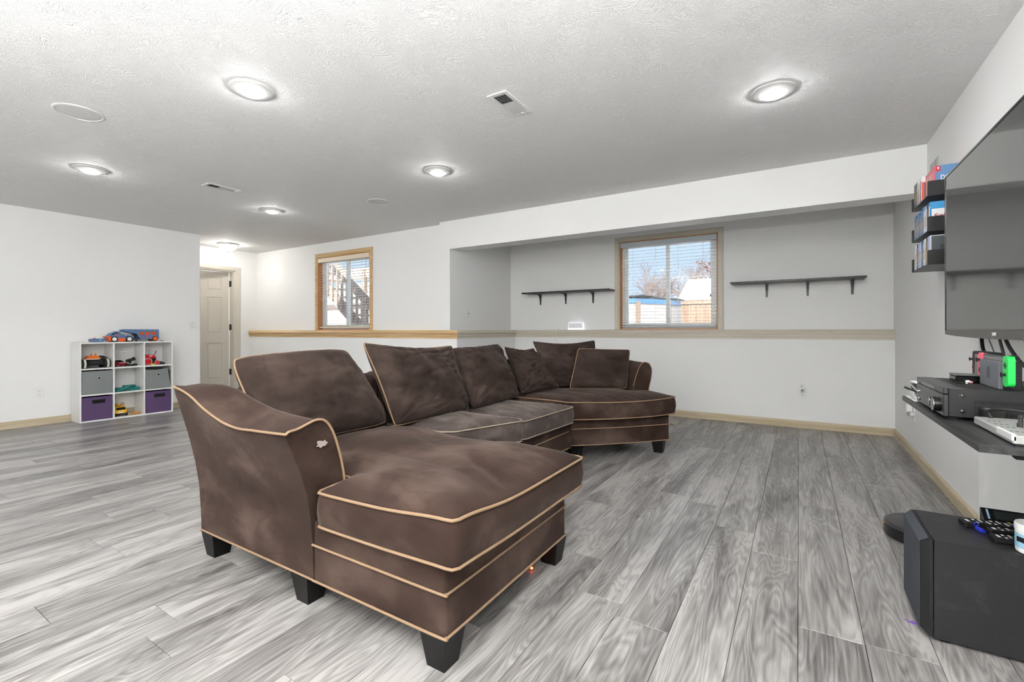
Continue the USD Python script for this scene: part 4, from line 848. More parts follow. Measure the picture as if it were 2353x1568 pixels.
# red tractor-like car with aerial
rd = Node('toy_red_tractor', 'red toy tractor with clear wheels and black aerial, upper right cube', 'toy car', (-7.25, 2.67, z0))
rd.part('hood', loft([[(x, 2.66 + dy, z0 + z) for dy, z in ((-.05, .085), (-.055, .110), (-.03, .132), (.02, .134), (.06, .118), (.07, .095), (.05, .088))] for x in (-7.32, -7.20)]), red_t, smooth=30)
rd.part('emblem', box(-7.1995, -7.198, 2.655, 2.685, z0 + 0.112, z0 + 0.122), white_t, smooth=False)
rd.part('chassis', box(-7.31, -7.21, 2.64, 2.735, z0 + 0.035, z0 + 0.09, 0.008), blackm)
rd.part('yellow_block', box(-7.23, -7.175, 2.665, 2.705, z0 + 0.001, z0 + 0.020, 0.003), yellow_t); rd.part('aerial', cyl((-7.26, 2.72, z0 + 0.11), (-7.25, 2.752, z0 + 0.178), 0.0035, seg=8), blackm)
for x, y, rr in ((-7.195, 2.636, 0.046), (-7.325, 2.636, 0.046), (-7.195, 2.738, 0.029), (-7.325, 2.738, 0.029)): wheel(rd, x, y, z0 + rr + 0.001, rr, 0.03, red_t, mat('clear_tyre', (178, 160, 158), rough=0.3), axis=(1 if x > -7.27 else -1, 0, 0), hub_r=0.78)
bk = Node('toy_dark_block', 'small dark toy piece beside the red tractor in the upper right cube', 'toy part', (-7.25, 2.80, z0))
bk.part('body', hull([(x, y, z0 + z) for x in (-7.28, -7.22) for y, z in ((2.775, .001), (2.775, .02), (2.80, .038), (2.835, .022), (2.84, .001))]), mat('toy_charcoal', (42, 42, 48), rough=0.5), smooth=20); bk.part('cap', lathe([(0.012, 0), (0.01, 0.006)], (-7.25, 2.80, z0 + 0.034), seg=12), blue_d)
# teal ramp pieces
z1 = cz_[1]; te = Node('toy_ramp', 'teal plastic toy ramp pieces in the middle cube', 'toy ramp', (-7.25, 2.42, z1))
te.part('ramp', hull([(-7.17, 2.287, z1 + 0.001), (-7.13, 2.292, z1 + 0.001), (-7.16, 2.44, z1 + 0.052), (-7.25, 2.44, z1 + 0.052), (-7.17, 2.287, z1 + 0.008), (-7.13, 2.292, z1 + 0.008), (-7.16, 2.44, z1 + 0.060), (-7.25, 2.44, z1 + 0.060)]), teal_t, smooth=False)
te.part('rail', cat(tube([(-7.13, 2.292, z1 + 0.012), (-7.16, 2.44, z1 + 0.064)], 0.004, 6), tube([(-7.175, 2.287, z1 + 0.012), (-7.25, 2.44, z1 + 0.064)], 0.004, 6)), teal_t)
te.part('track_base', cat(box(-7.33, -7.18, 2.30, 2.545, z1 + 0.001, z1 + 0.040, 0.006), box(-7.30, -7.22, 2.40, 2.52, z1 + 0.04, z1 + 0.066, 0.006)), mat('toy_teal_dark', (30, 112, 106), rough=0.4), smooth=False)
te.part('rib', cat(*[box(-7.181, -7.176, y, y + 0.006, z1 + 0.004, z1 + 0.038) for y in np.arange(2.44, 2.54, 0.022)]), teal_t, smooth=False)
# yellow car with things on the roof
zz = cz_[0]; yc_ = Node('toy_yellow_car', 'yellow toy off-road car seen from behind in the bottom middle cube', 'toy car', (-7.25, 2.35, zz))
yc_.part('body', loft([[(x, 2.35 + dy * k, zz + z) for dy, z in ((-.066, .024), (-.068, .070), (-.060, .078), (-.048, .118), (.048, .118), (.060, .078), (.068, .070), (.066, .024))] for x, k in ((-7.36, .9), (-7.34, 1), (-7.20, 1), (-7.185, .96))]), yellow_t, smooth=20)
yc_.part('rear_window', loft([[(x, 2.35 + dy, zz + z) for dy, z in ((-.050, .080), (-.042, .112), (.042, .112), (.050, .080))] for x in (-7.186, -7.183)]), blackg, smooth=False)
yc_.part('bumper', box(-7.19, -7.172, 2.284, 2.416, zz + 0.022, zz + 0.036, 0.003), blackm); yc_.part('number_plate', box(-7.1845, -7.181, 2.325, 2.378, zz + 0.042, zz + 0.058), white_t, smooth=False)
for y in (2.286, 2.406): yc_.part('tail_light', box(-7.1845, -7.1815, y, y + 0.008, zz + 0.05, zz + 0.07), red_t, smooth=False)
yc_.part('roof_rack', cat(*[tube(smooth_path([(-7.33, y, zz + 0.118), (-7.30, y, zz + 0.132), (-7.22, y, zz + 0.132), (-7.20, y, zz + 0.118)], 4), 0.004, 6) for y in (2.31, 2.39)], box(-7.30, -7.22, 2.32, 2.36, zz + 0.120, zz + 0.150, 0.008), tube(smooth_path([(-7.25, 2.36, zz + 0.12), (-7.25, 2.375, zz + 0.15), (-7.25, 2.395, zz + 0.155), (-7.25, 2.405, zz + 0.14)], 4), 0.006, 6)), mat('toy_amber', (206, 150, 40), rough=0.4))
for x in (-7.20, -7.32):
    for y in (2.29, 2.41): wheel(yc_, x, y, zz + 0.024, 0.0235, 0.022, mat('toy_grey', (130, 130, 130), rough=0.4), axis=(0, 1 if y > 2.35 else -1, 0))
wd = Node('wooden_disc', 'flat oval wooden toy disc beside the yellow car in the bottom middle cube', 'wooden toy', (-7.22, 2.51, zz))
dv, df = lathe([(0.001, 0.001), (0.050, 0.001), (0.056, 0.006), (0.056, 0.018), (0.050, 0.024), (0.001, 0.025)], (0, 0, 0), seg=30); dv = dv * [0.9, 1.05, 1] + [-7.22, 2.51, zz]
wd.part('disc', (dv, df), wood('toy_wood', lin((196, 140, 78)), lin((224, 172, 108)), axis='y'), smooth=40); wd.part('rim_groove', tube([(-7.22 + 0.0509 * math.cos(q), 2.51 + 0.0594 * math.sin(q), zz + 0.012) for q in np.linspace(0, 2 * math.pi, 31)[:-1]], 0.0012, 5, True), mat('wood_groove', (150, 100, 56), rough=0.6))

# ================================================================== TV CORNER
TX, TY0, TY1, TB, TT = 0.68, 1.885, 3.392, 1.045, 1.912
tv = Node('television', 'large black flat-screen television mounted on the right wall', 'television', (0.72, 2.64, TB))
tv.part('housing', cat(box(TX, TX + 0.035, TY0, TY1, TB + 0.03, TT, 0.004), box(TX + 0.03, TX + 0.075, TY0 + 0.2, TY1 - 0.2, TB + 0.06, TT - 0.2, 0.02)), blacks, smooth=False)
yy = np.linspace(TY0, TY1, 25); bot = TB + 0.012 - 0.014 * np.sin(np.pi * (yy - TY0) / (TY1 - TY0)) ** 0.7
chin = sg.Polygon([*zip(yy, bot), (TY1, TB + 0.034), (TY0, TB + 0.034)])
tv.part('bottom_bezel', prism(chin, TX - 0.003, TX + 0.03, 'yz'), mat('tv_bezel', (58, 58, 58), rough=0.22), smooth=20)
tv.part('screen', box(TX - 0.0015, TX + 0.002, TY0 + 0.009, TY1 - 0.009, TB + 0.036, TT - 0.009), mat('tv_screen', linear=(0.045, 0.045, 0.045), rough=0.07, spec=0.8, ior=1.6), smooth=False)
tv.part('bezel', cat(*[box(TX - 0.004, TX + 0.002, a, b, c, d_) for a, b, c, d_ in ((TY0, TY0 + 0.009, TB + 0.03, TT), (TY1 - 0.009, TY1, TB + 0.03, TT), (TY0, TY1, TT - 0.009, TT))]), blackg, smooth=False)
tv.part('logo', lettering('SONY', 0.013, (TX - 0.0032, 2.668, TB + 0.012), (0, -1, 0), (0, 0, 1), 0.0008, True), mat('logo_white', (226, 226, 226), rough=0.4), smooth=False)
tm_ = tv.part('wall_mount', cat(box(1.10, 1.12, 2.45, 2.83, 1.40, 1.66), box(0.755, 0.775, 2.47, 2.81, 1.38, 1.68), box(0.77, 1.11, 2.50, 2.54, 1.50, 1.56), box(0.77, 1.11, 2.74, 2.78, 1.50, 1.56)), blackm, smooth=False)
for k, (pts, r_, m_) in enumerate((([(0.73, 3.02, 1.06), (0.72, 2.96, 1.00), (0.72, 2.90, 0.95), (0.74, 2.87, 0.86), (0.77, 2.84, 0.775)], 0.007, blackm), ([(0.735, 2.965, 1.06), (0.757, 2.96, 0.98), (0.775, 2.95, 0.90), (0.84, 2.93, 0.78), (0.88, 2.90, 0.772)], 0.0025, mat('grey_cable', (120, 120, 120), rough=0.5)),
                                   ([(0.73, 2.80, 1.06), (0.735, 2.775, 1.0), (0.745, 2.76, 0.94), (0.80, 2.72, 0.80), (0.84, 2.70, 0.772)], 0.0055, mat('dark_grey_cable', (58, 58, 58), rough=0.5)), ([(0.73, 2.74, 1.06), (0.735, 2.68, 1.00), (0.745, 2.58, 0.94), (0.79, 2.45, 0.86), (0.86, 2.40, 0.772)], 0.007, MATS['dark_grey_cable']),
                                   ([(0.76, 2.66, 1.06), (0.765, 2.60, 1.0), (0.78, 2.50, 0.93), (0.88, 2.42, 0.772)], 0.0028, MATS['grey_cable']))):
    single('tv_cable', tube(smooth_path(pts, 8), r_, 8), m_, ['thick black cable hanging from the TV, leftmost of the cables', 'thin grey cable beside the thick black one under the TV', 'dark grey cable hanging straight down from the middle of the TV', 'dark grey cable slanting right from the TV behind the game dock', 'thin grey cable slanting right, rightmost of those under the TV'][k], 'cable', smooth=60)

# long black shelf with the receiver
SZ = 0.766
sh = Node('media_wall_shelf', 'long black wood-grain shelf holding the receiver below the TV', 'shelf', (0.77, 2.32, SZ - 0.02))
sh.part('board', box(0.42, 1.119, 1.764, 2.875, SZ - 0.021, SZ, 0.001), wood('black_wood_grain', lin((34, 34, 34)), lin((66, 66, 66)), axis='y', rough=0.4), smooth=False)
for y in (2.12, 2.62): sh.part('bracket', cat(box(0.585, 1.119, y - 0.014, y + 0.014, SZ - 0.045, SZ - 0.0215, 0.004), box(0.585, 0.62, y - 0.014, y + 0.014, SZ - 0.10, SZ - 0.03, 0.006), box(1.10, 1.119, y - 0.014, y + 0.014, SZ - 0.26, SZ - 0.03, 0.004)), blackm, smooth=False)
RX0, RX1, RY0, RY1, RZ0, RZ1 = 0.432, 0.77, 2.188, 2.622, SZ + 0.012, 0.878
rv = Node('av_receiver', 'black stereo receiver with two round knobs on the long shelf', 'receiver', (0.6, 2.4, SZ))
rv.part('case', box(RX0 + 0.014, RX1, RY0, RY1, RZ0, RZ1, 0.0015), mat('receiver_case', (30, 30, 31), rough=0.45), smooth=False)
rv.part('front_panel', cat(box(RX0, RX0 + 0.014, RY0, RY1, RZ0, RZ0 + 0.076, 0.002), box(RX0, RX0 + 0.014, RY0, RY1, RZ0 + 0.078, RZ1, 0.002)), mat('receiver_front', (34, 34, 35), rough=0.32, spec=0.8), smooth=False)
rv.part('top_strip', box(RX0, RX0 + 0.05, RY0, RY1, RZ1 - 0.001, RZ1 + 0.001), mat('receiver_strip', (70, 70, 72), rough=0.35), smooth=False)
rv.part('display', box(RX0 - 0.0006, RX0 + 0.002, RY0 + 0.12, RY1 - 0.09, RZ0 + 0.079, RZ0 + 0.093), blackg, smooth=False)
for y, z, r_, l_ in ((2.236, 0.813, 0.0245, 0.022), (2.300, 0.816, 0.0160, 0.020)):
    rv.part('knob', lathe([(r_, 0), (r_, l_ * 0.3), (r_ * 0.97, l_ * 0.34), (r_ * 0.97, l_ * 0.9), (r_ * 0.9, l_), (0.001, l_)], (RX0, y, z), seg=32, axis=(-1, 0, 0)), blackg, smooth=35)
    rv.part('knob_ring', lathe([(r_ * 0.98, l_ * 0.88), (r_ * 1.0, l_ * 0.9), (r_ * 1.0, l_ * 0.97), (r_ * 0.93, l_ * 1.01)], (RX0, y, z), seg=32, axis=(-1, 0, 0), cap=False), chrome, smooth=35)
rv.part('power_button', cyl((RX0 - 0.004, 2.585, 0.822), (RX0, 2.585, 0.822), 0.008), chrome); rv.part('jack', cyl((RX0 - 0.003, 2.585, 0.792), (RX0, 2.585, 0.792), 0.005), chrome); rv.part('jack', cyl((RX0 - 0.003, 2.555, 0.792), (RX0, 2.555, 0.792), 0.004), blackg)
for x, z in ((0.481, 0.853), (0.481, 0.799)):
    rv.part('screw', cat(lathe([(0.0095, 0.0), (0.0095, 0.0006), (0.0065, 0.0008)], (x, RY0, z), seg=20, axis=(0, -1, 0), cap=False), lathe([(0.0055, 0), (0.005, 0.0022), (0.0025, 0.0032), (0.0005, 0.0034)], (x, RY0, z), seg=16, axis=(0, -1, 0))), mat('screw_black', (70, 70, 70), rough=0.25, metal=0.7), smooth=35)
rv.part('side_vent', cat(*[box(x, x + 0.0022, RY0 - 0.0006, RY0 + 0.001, z, z + 0.014) for x in np.arange(0.512, 0.75, 0.0052) for z in (0.826, 0.806, 0.786)]), dark_m, smooth=False, kind='stuff')
rv.part('top_vent', cat(*[box(x, x + 0.0025, y, y + 0.02, RZ1 - 0.0005, RZ1 + 0.0004) for x in np.arange(0.50, 0.74, 0.008) for y in np.arange(2.205, 2.40, 0.03)]), dark_m, smooth=False, kind='stuff')
for x in (0.47, 0.73):
    for y in (2.23, 2.58): rv.part('foot', cyl((x, y, SZ), (x, y, RZ0 + 0.001), 0.022), blackm)
# papers beyond the receiver
def sheet(name, label, cat_, pts, th_, m, edge=None):
    a = np.array(pts, float); t = Node(name, label, cat_, tuple(a[0]))
    t.part('cover' if edge else 'page', loft([a, a + [0, 0, th_]]), m, smooth=False)
    if edge: t.part('page_block', loft([a * 1.0 + [0.002, -0.002, th_ * 0.2], a + [-0.002, -0.002, th_ * 0.8]]), edge, smooth=False)
paper_m = mat('paper_white', (236, 236, 236), rough=0.7)
sheet('loose_paper', 'white paper lying flat on the far end of the long shelf, lowest of the stack', 'paper', [(0.43, 2.66, SZ + 0.0008), (0.52, 2.66, SZ + 0.0008), (0.52, 2.862, SZ + 0.0008), (0.43, 2.862, SZ + 0.0008)], 0.002, paper_m)
sheet('folded_leaflet', 'folded white leaflet propped under the dark notebook on the long shelf', 'paper', [(0.435, 2.64, SZ + 0.006), (0.55, 2.64, SZ + 0.006), (0.54, 2.85, SZ + 0.040), (0.43, 2.83, SZ + 0.040)], 0.0025, paper_m)
sheet('dark_notebook', 'dark grey notebook in the stack at the far end of the long shelf', 'notebook', [(0.44, 2.635, SZ + 0.030), (0.58, 2.635, SZ + 0.030), (0.58, 2.80, SZ + 0.048), (0.44, 2.80, SZ + 0.048)], 0.020, mat('notebook_grey', (84, 84, 86), rough=0.6), paper_m)
sheet('curled_paper', 'white curled sheet on top of the stack beside the receiver', 'paper', [(0.445, 2.64, SZ + 0.074), (0.56, 2.64, SZ + 0.080), (0.55, 2.86, SZ + 0.076), (0.445, 2.86, SZ + 0.073)], 0.002, paper_m)
pn = Node('black_pen', 'black pen poking out of the paper stack on the long shelf', 'pen', (0.44, 2.74, SZ + 0.05))
pn.part('barrel', cyl((0.425, 2.80, SZ + 0.0455), (0.437, 2.64, SZ + 0.0455), 0.0045, seg=12), blackm); pn.part('cap', cyl((0.4235, 2.822, SZ + 0.0455), (0.427, 2.775, SZ + 0.0455), 0.0054, seg=12), blackg); pn.part('clip', box(0.4175, 0.4195, 2.78, 2.815, SZ + 0.044, SZ + 0.047), blackm, smooth=False)

# small things on the receiver
ed = Node('external_drive', 'flat black external drive box on top of the receiver', 'hard drive', (0.56, 2.47, RZ1))
ed.part('case', box(0.515, 0.66, 2.428, 2.52, RZ1 + 0.002, RZ1 + 0.026, 0.004), blackg, smooth=False); ed.part('lid', box(0.513, 0.662, 2.426, 2.522, RZ1 + 0.026, RZ1 + 0.031, 0.002), mat('drive_lid', (90, 90, 90), rough=0.25), smooth=False); ed.part('slot', box(0.5142, 0.5155, 2.44, 2.505, RZ1 + 0.011, RZ1 + 0.014), mat('drive_slot', (62, 62, 62), rough=0.4), smooth=False)
eb = Node('white_earbud', 'small white earbud lying on the receiver in front of the drive', 'earbud', (0.548, 2.41, RZ1 + 0.002))
ev, ef = lathe([(0.0005, -1), (0.6, -0.8), (1, 0), (0.6, 0.8), (0.0005, 1)], (0, 0, 0), seg=14); eb.part('bud', (ev * [0.009, 0.014, 0.0055] + [0.546, 2.412, RZ1 + 0.0068], ef), plastic_w, smooth=True)
eb.part('tip', lathe([(0.004, 0), (0.005, 0.004), (0.003, 0.007)], (0.55, 2.400, RZ1 + 0.006), seg=12, axis=(0.5, -0.85, 0)), mat('pink_tip', (226, 150, 156), rough=0.5))
sy = Node('black_stylus', 'thin black stylus lying beside the earbud on the receiver', 'stylus', (0.53, 2.44, RZ1)); sy.part('barrel', cyl((0.512, 2.412, RZ1 + 0.0045), (0.53, 2.36, RZ1 + 0.0045), 0.003, seg=10), blackm); sy.part('tip', cyl((0.53, 2.36, RZ1 + 0.0045), (0.532, 2.354, RZ1 + 0.0045), 0.003, 0.001, seg=10), plastic_w)

DZ_ = RZ1 + 0.001
dk = Node('game_dock', 'charcoal game console dock standing on the right side of the receiver', 'dock', (0.605, 2.31, DZ_))
charcoal = mat('dock_charcoal', (96, 98, 104), rough=0.5, bump=(500, 0.15, 0.001))
dk.part('front_shell', box(0.577, 0.589, 2.213, 2.407, DZ_, DZ_ + 0.094, 0.002), charcoal, smooth=False)
dk.part('rear_shell', box(0.606, 0.634, 2.213, 2.407, DZ_, DZ_ + 0.094, 0.002), blackm, smooth=False); dk.part('base', box(0.580, 0.632, 2.214, 2.406, DZ_, DZ_ + 0.012), blackm, smooth=False)
em = rrect(-0.013, 0.013, -0.021, 0.021, 0.011); emr = em.difference(em.buffer(-0.003))
dk.part('emblem', cat(prism(shapely.affinity.translate(emr, 2.312, DZ_ + 0.052), 0.5764, 0.578, 'yz'), prism(shapely.affinity.translate(rrect(-0.0025, 0.0035, -0.017, 0.017, 0.002), 2.312, DZ_ + 0.052), 0.5764, 0.578, 'yz')), mat('emblem_grey', (58, 60, 64), rough=0.5), smooth=False)
cs = Node('game_console', 'handheld game console with pink and green controllers sitting in the charcoal dock', 'game console', (0.597, 2.31, DZ_ + 0.013))
cs.part('tablet', box(0.5905, 0.6045, 2.196, 2.424, DZ_ + 0.013, DZ_ + 0.113, 0.002), mat('tablet_dark', (44, 44, 46), rough=0.3), smooth=False)
cs.part('screen', box(0.5898, 0.591, 2.206, 2.414, DZ_ + 0.090, DZ_ + 0.108), mat('tablet_screen', (84, 84, 86), rough=0.15), smooth=False)
def joycon(node, y0, y1, x, z, m, near):
    o = rrect(y0, y1, z, z + 0.102, 0.017); k = node.part('controller', prism(o, x - 0.010, x + 0.008, 'yz'), m, smooth=40)
    yc = (y0 + y1) / 2
    for dy, dz in ((0, 0.007), (0, -0.007), (0.007, 0), (-0.007, 0)):
        zz_ = z + (0.070 if near else 0.035); node.part('button', cyl((x - 0.0118, yc + dy, zz_ + dz), (x - 0.0098, yc + dy, zz_ + dz), 0.0032, seg=10), blackm, under=k)
    zs = z + (0.040 if near else 0.075)
    node.part('thumb_stick', lathe([(0.006, 0), (0.004, 0.003), (0.004, 0.006), (0.0085, 0.008), (0.0085, 0.010), (0.007, 0.0112), (0.001, 0.0108)], (x - 0.010, yc, zs), seg=18, axis=(-1, 0, 0)), blackm, under=k)
    node.part('trigger', box(x - 0.002, x + 0.020, yc - 0.012, yc + 0.012, z + 0.094, z + 0.1035, 0.003), blackm, under=k)
green_m, pink_m = mat('controller_green', (30, 208, 84), rough=0.4), mat('controller_pink', (236, 92, 112), rough=0.4)
joycon(cs, 2.148, 2.194, 0.592, DZ_ + 0.014, green_m, True); joycon(cs, 2.426, 2.468, 0.597, DZ_ + 0.014, pink_m, False)
cg = Node('charging_stand', 'black charging stand holding spare controllers, behind the charcoal dock', 'charging stand', (0.67, 2.73, SZ))
cg.part('tower', cat(box(0.655, 0.70, 2.64, 2.83, SZ, SZ + 0.222, 0.004), box(0.64, 0.715, 2.628, 2.845, SZ, SZ + 0.012, 0.003)), blackm, smooth=False); cg.part('slot_plate', box(0.6535, 0.656, 2.70, 2.79, SZ + 0.02, SZ + 0.21), mat('slot_grey', (96, 96, 96), rough=0.3), smooth=False)
for y0, m_, lab in ((2.832, pink_m, 'spare pink controller on the far side of the black charging stand'), (2.624, mat('controller_blue', (120, 196, 222), rough=0.4), 'spare pale blue controller on the near side of the black charging stand')):
    q = Node('game_controller', lab, 'controller', (0.675, y0, SZ + 0.11)); k_ = q.part('controller_shell', prism(rrect(0.658, 0.694, SZ + 0.112, SZ + 0.214, 0.016), y0, y0 + 0.014, 'xz'), m_, smooth=40)
    q.part('thumb_stick', lathe([(0.005, 0), (0.004, 0.006), (0.008, 0.008), (0.008, 0.011), (0.001, 0.012)], (0.658, y0 + 0.007, SZ + 0.185), seg=14, axis=(-1, 0, 0)), blackm, under=k_); q.part('button', cyl((0.6565, y0 + 0.007, SZ + 0.15), (0.6585, y0 + 0.007, SZ + 0.15), 0.004, seg=10), blackm, under=k_)
pad = Node('black_adapter', 'black power adapter block on the long shelf beside the receiver', 'power adapter', (0.56, 2.16, SZ)); pad.part('housing', box(0.520, 0.575, 2.125, 2.180, SZ, SZ + 0.052, 0.004), blackm, smooth=False); pad.part('label_plate', box(0.527, 0.568, 2.131, 2.174, SZ + 0.0515, SZ + 0.0526), mat('adapter_label', (96, 96, 96), rough=0.5), smooth=False)
# silver desk device
silver = mat('silver_plastic', (176, 176, 174), rough=0.35, metal=0.3)
sv = Node('silver_device', 'silver desk device with a small display on the near end of the long shelf', 'device', (0.62, 1.96, SZ))
sv.part('base', box(0.492, 0.74, 1.782, 2.112, SZ + 0.006, SZ + 0.030, 0.003), silver, smooth=False); sv.part('underside', box(0.50, 0.735, 1.79, 2.105, SZ, SZ + 0.007), blackm, smooth=False)
sv.part('front_ledge', box(0.490, 0.50, 1.782, 1.90, SZ + 0.014, SZ + 0.034, 0.002), mat('silver_light', (206, 206, 204), rough=0.35), smooth=False)
ds = sv.part('display_box', box(0.545, 0.64, 1.83, 1.90, SZ + 0.030, SZ + 0.066, 0.003), mat('display_box_grey', (128, 128, 126), rough=0.4), smooth=False)
sv.part('display', box(0.552, 0.634, 1.8285, 1.8302, SZ + 0.036, SZ + 0.046), blackg, smooth=False, under=ds); sv.part('digits', lettering('768', 0.0075, (0.575, 1.8282, SZ + 0.0375), (1, 0, 0), (0, 0, 1), 0.0004), mat('digit_grey', (190, 190, 190), rough=0.4), smooth=False, under=ds)
for x, y, rr in ((0.555, 1.945, 0.010), (0.575, 1.925, 0.011), (0.60, 1.955, 0.012)): sv.part('dial', lathe([(rr, 0), (rr, 0.012), (rr * 0.7, 0.014), (rr * 0.7, 0.026), (rr * 0.9, 0.028), (rr * 0.9, 0.034), (0.001, 0.035)], (x, y, SZ + 0.030), seg=20), darkmetal, smooth=35)
sv.part('panel_marks', cat(*[box(0.505 + 0.012 * i, 0.512 + 0.012 * i, y, y + 0.008, SZ + 0.0298, SZ + 0.0304) for i in range(3) for y in (1.85, 1.92, 1.97, 2.03)]), mat('mark_dark', (70, 70, 70), rough=0.5), smooth=False, kind='stuff')
sv.part('strap', tube(smooth_path([(0.53, 2.095, SZ + 0.030), (0.525, 2.10, SZ + 0.050), (0.545, 2.08, SZ + 0.062), (0.60, 2.04, SZ + 0.060), (0.62, 2.02, SZ + 0.034)], 6), 0.0055, 8), blackm, smooth=60)
sv.part('cable', tube(smooth_path([(0.60, 1.895, SZ + 0.062), (0.605, 1.90, SZ + 0.085), (0.64, 1.91, SZ + 0.095), (0.70, 1.94, SZ + 0.07), (0.73, 1.97, SZ + 0.031)], 8), 0.0045, 8), blackm, smooth=60)

# ------------------------------------------------------------------ disc shelves and cases
def disc_shelf(z, label):
    t = Node('disc_shelf', label, 'shelf', (0.74, 3.88, z))
    bx = mat('disc_shelf_black', (20, 20, 21), rough=0.35)
    t.part('floor_plate', box(0.652, XR - 0.001, 3.658, 4.108, z, z + 0.004), bx, smooth=False)
    for y in (3.655, 4.108): t.part('end_plate', prism(rrect(0.652, XR - 0.001, z, z + 0.088, 0.008, 4), y - 0.003, y, 'xz'), bx, smooth=False)
    t.part('back_plate', box(XR - 0.004, XR - 0.001, 3.658, 4.105, z, z + 0.05), bx, smooth=False)
TIERS = (1.878, 1.667, 1.468)
disc_shelf(TIERS[0], 'top black metal disc shelf on the right wall beside the TV'); disc_shelf(TIERS[1], 'middle black metal disc shelf on the right wall beside the TV'); disc_shelf(TIERS[2], 'bottom black metal disc shelf on the right wall beside the TV')
def ordinal(k):
    return ('nearest the TV' if k == 0 else f"{k + 1}{'th' if 10 <= (k + 1) % 100 <= 20 else {1: 'st', 2: 'nd', 3: 'rd'}.get((k + 1) % 10, 'th')} from the TV end")
COV = {}
hexs = lambda c: mat('case_%02x%02x%02x' % c, c, rough=0.3)
R_, BL_, WH, DK, LB, NV = (206, 92, 104), (60, 140, 206), (232, 232, 232), (50, 52, 56), (168, 200, 232), (40, 60, 116)
def cases(z, tier, spec):
    """spec: from the near end, (thickness, height, depth, case colour, spine colour, colour word)."""
    y = 3.660
    for k, (tk, hh, dp, c1, c2, word) in enumerate(spec):
        if y + tk > 4.104: break
        zz_ = z + 0.0042; x0 = 0.664 if dp > 0.12 else 0.684
        nm = Node('disc_case', f'{word} disc case on the {tier} disc shelf, {ordinal(k)}', 'disc case', (x0 + dp / 2, y + tk / 2, zz_))
        nm.part('case', box(x0, x0 + dp, y + 0.0004, y + tk - 0.0004, zz_, zz_ + hh, 0.0012), hexs(c1), smooth=False)
        nm.part('spine_print', box(x0 - 0.0005, x0 + 0.001, y + 0.0015, y + tk - 0.0015, zz_ + 0.008, zz_ + hh - (0.024 if c2 != c1 else 0.008)), hexs(c2), smooth=False)
        if k > 1: nm.part('spine_title', box(x0 - 0.0008, x0, y + tk * 0.32, y + tk * 0.68, zz_ + 0.03 + 0.01 * (k % 3), zz_ + hh * (0.55 + 0.08 * (k % 3))), hexs(((230, 226, 220), (60, 60, 70), (214, 190, 120))[k % 3]), smooth=False)
        if k == 0 or (k and spec[k - 1][2] < dp - 0.02): COV[tier if k == 0 else tier + ' inner'] = (nm, (x0, zz_, dp, hh, y))
        y += tk
sw = [((120, 80, 140), 'red and violet'), ((222, 150, 160), 'pale red'), ((212, 110, 124), 'red'), ((226, 160, 164), 'pink'), ((206, 96, 110), 'red'), ((226, 150, 150), 'pink'), ((210, 120, 126), 'red'), ((236, 196, 110), 'red and yellow'), ((222, 140, 150), 'pink')]
cases(TIERS[0], 'top', [(0.012, .170, .106, R_, (214, 120, 140), 'red')] + [(0.0125, .170, .106, R_, *sw[k % 9]) for k in range(17)] +
      [(0.015, .171, .135, WH, c, w) for c, w in (((92, 70, 140), 'white and purple'), ((226, 110, 60), 'white and orange'), ((206, 208, 212), 'white'), ((170, 174, 178), 'white and grey'), ((214, 216, 218), 'white'), ((150, 154, 160), 'white and grey'), ((226, 226, 226), 'white'), ((190, 192, 196), 'pale grey'))] + [(0.014, .171, .135, DK, (86, 88, 90), 'dark grey')] * 7)
mid = [(BL_, WH, 'blue and white'), (DK, (206, 208, 210), 'black and white'), (BL_, (88, 92, 100), 'blue and grey'), (DK, (86, 90, 98), 'dark grey'), ((130, 40, 50), (120, 44, 52), 'dark red'), ((130, 40, 50), (214, 208, 206), 'red and white'), (LB, (236, 236, 238), 'pale blue'), (LB, (190, 210, 232), 'light blue'), (LB, (226, 232, 240), 'pale blue'), (BL_, (226, 230, 234), 'blue and white'), (BL_, (206, 212, 222), 'blue and white'),
       ((46, 130, 206), (60, 150, 216), 'bright blue'), ((46, 130, 206), (110, 160, 206), 'bright blue'), (BL_, (92, 110, 140), 'blue'), (BL_, (120, 140, 170), 'greyish blue'), (BL_, (80, 96, 126), 'slate blue'), (BL_, (150, 160, 180), 'greyish blue'), (BL_, (70, 84, 110), 'slate blue'), (DK, (180, 190, 200), 'grey'), (NV, (46, 66, 120), 'navy blue')]
cases(TIERS[1], 'middle', [(0.0145, .171, .135, *mid[k % 20]) for k in range(11)] + [(0.0145, .176, .135, *mid[11]), (0.0145, .176, .135, *mid[12])] + [(0.0135, .166, .135, *mid[13 + k % 7]) for k in range(20)])
low = [((200, 206, 214), (190, 196, 226), 'grey'), (BL_, (150, 156, 214), 'blue and lavender'), ((190, 196, 226), (206, 208, 232), 'lavender'), ((190, 196, 226), (160, 166, 216), 'lavender'), (DK, (40, 40, 42), 'black'), (DK, (190, 176, 96), 'black and gold'), (DK, (48, 48, 52), 'black'), (WH, (226, 226, 228), 'white'), (WH, (200, 180, 184), 'white'), (WH, (214, 218, 226), 'white'), (WH, (232, 230, 230), 'white'), (BL_, (206, 220, 236), 'blue'), (NV, (52, 74, 150), 'dark blue'), (NV, (60, 110, 180), 'dark blue'), (NV, (44, 58, 110), 'dark blue'), ((46, 64, 120), (110, 150, 206), 'mid blue'), (LB, (216, 226, 238), 'pale blue'), (LB, (190, 206, 226), 'pale blue')]
cases(TIERS[2], 'bottom', [(0.0145, .171, .135, *low[k % 18]) for k in range(34)])
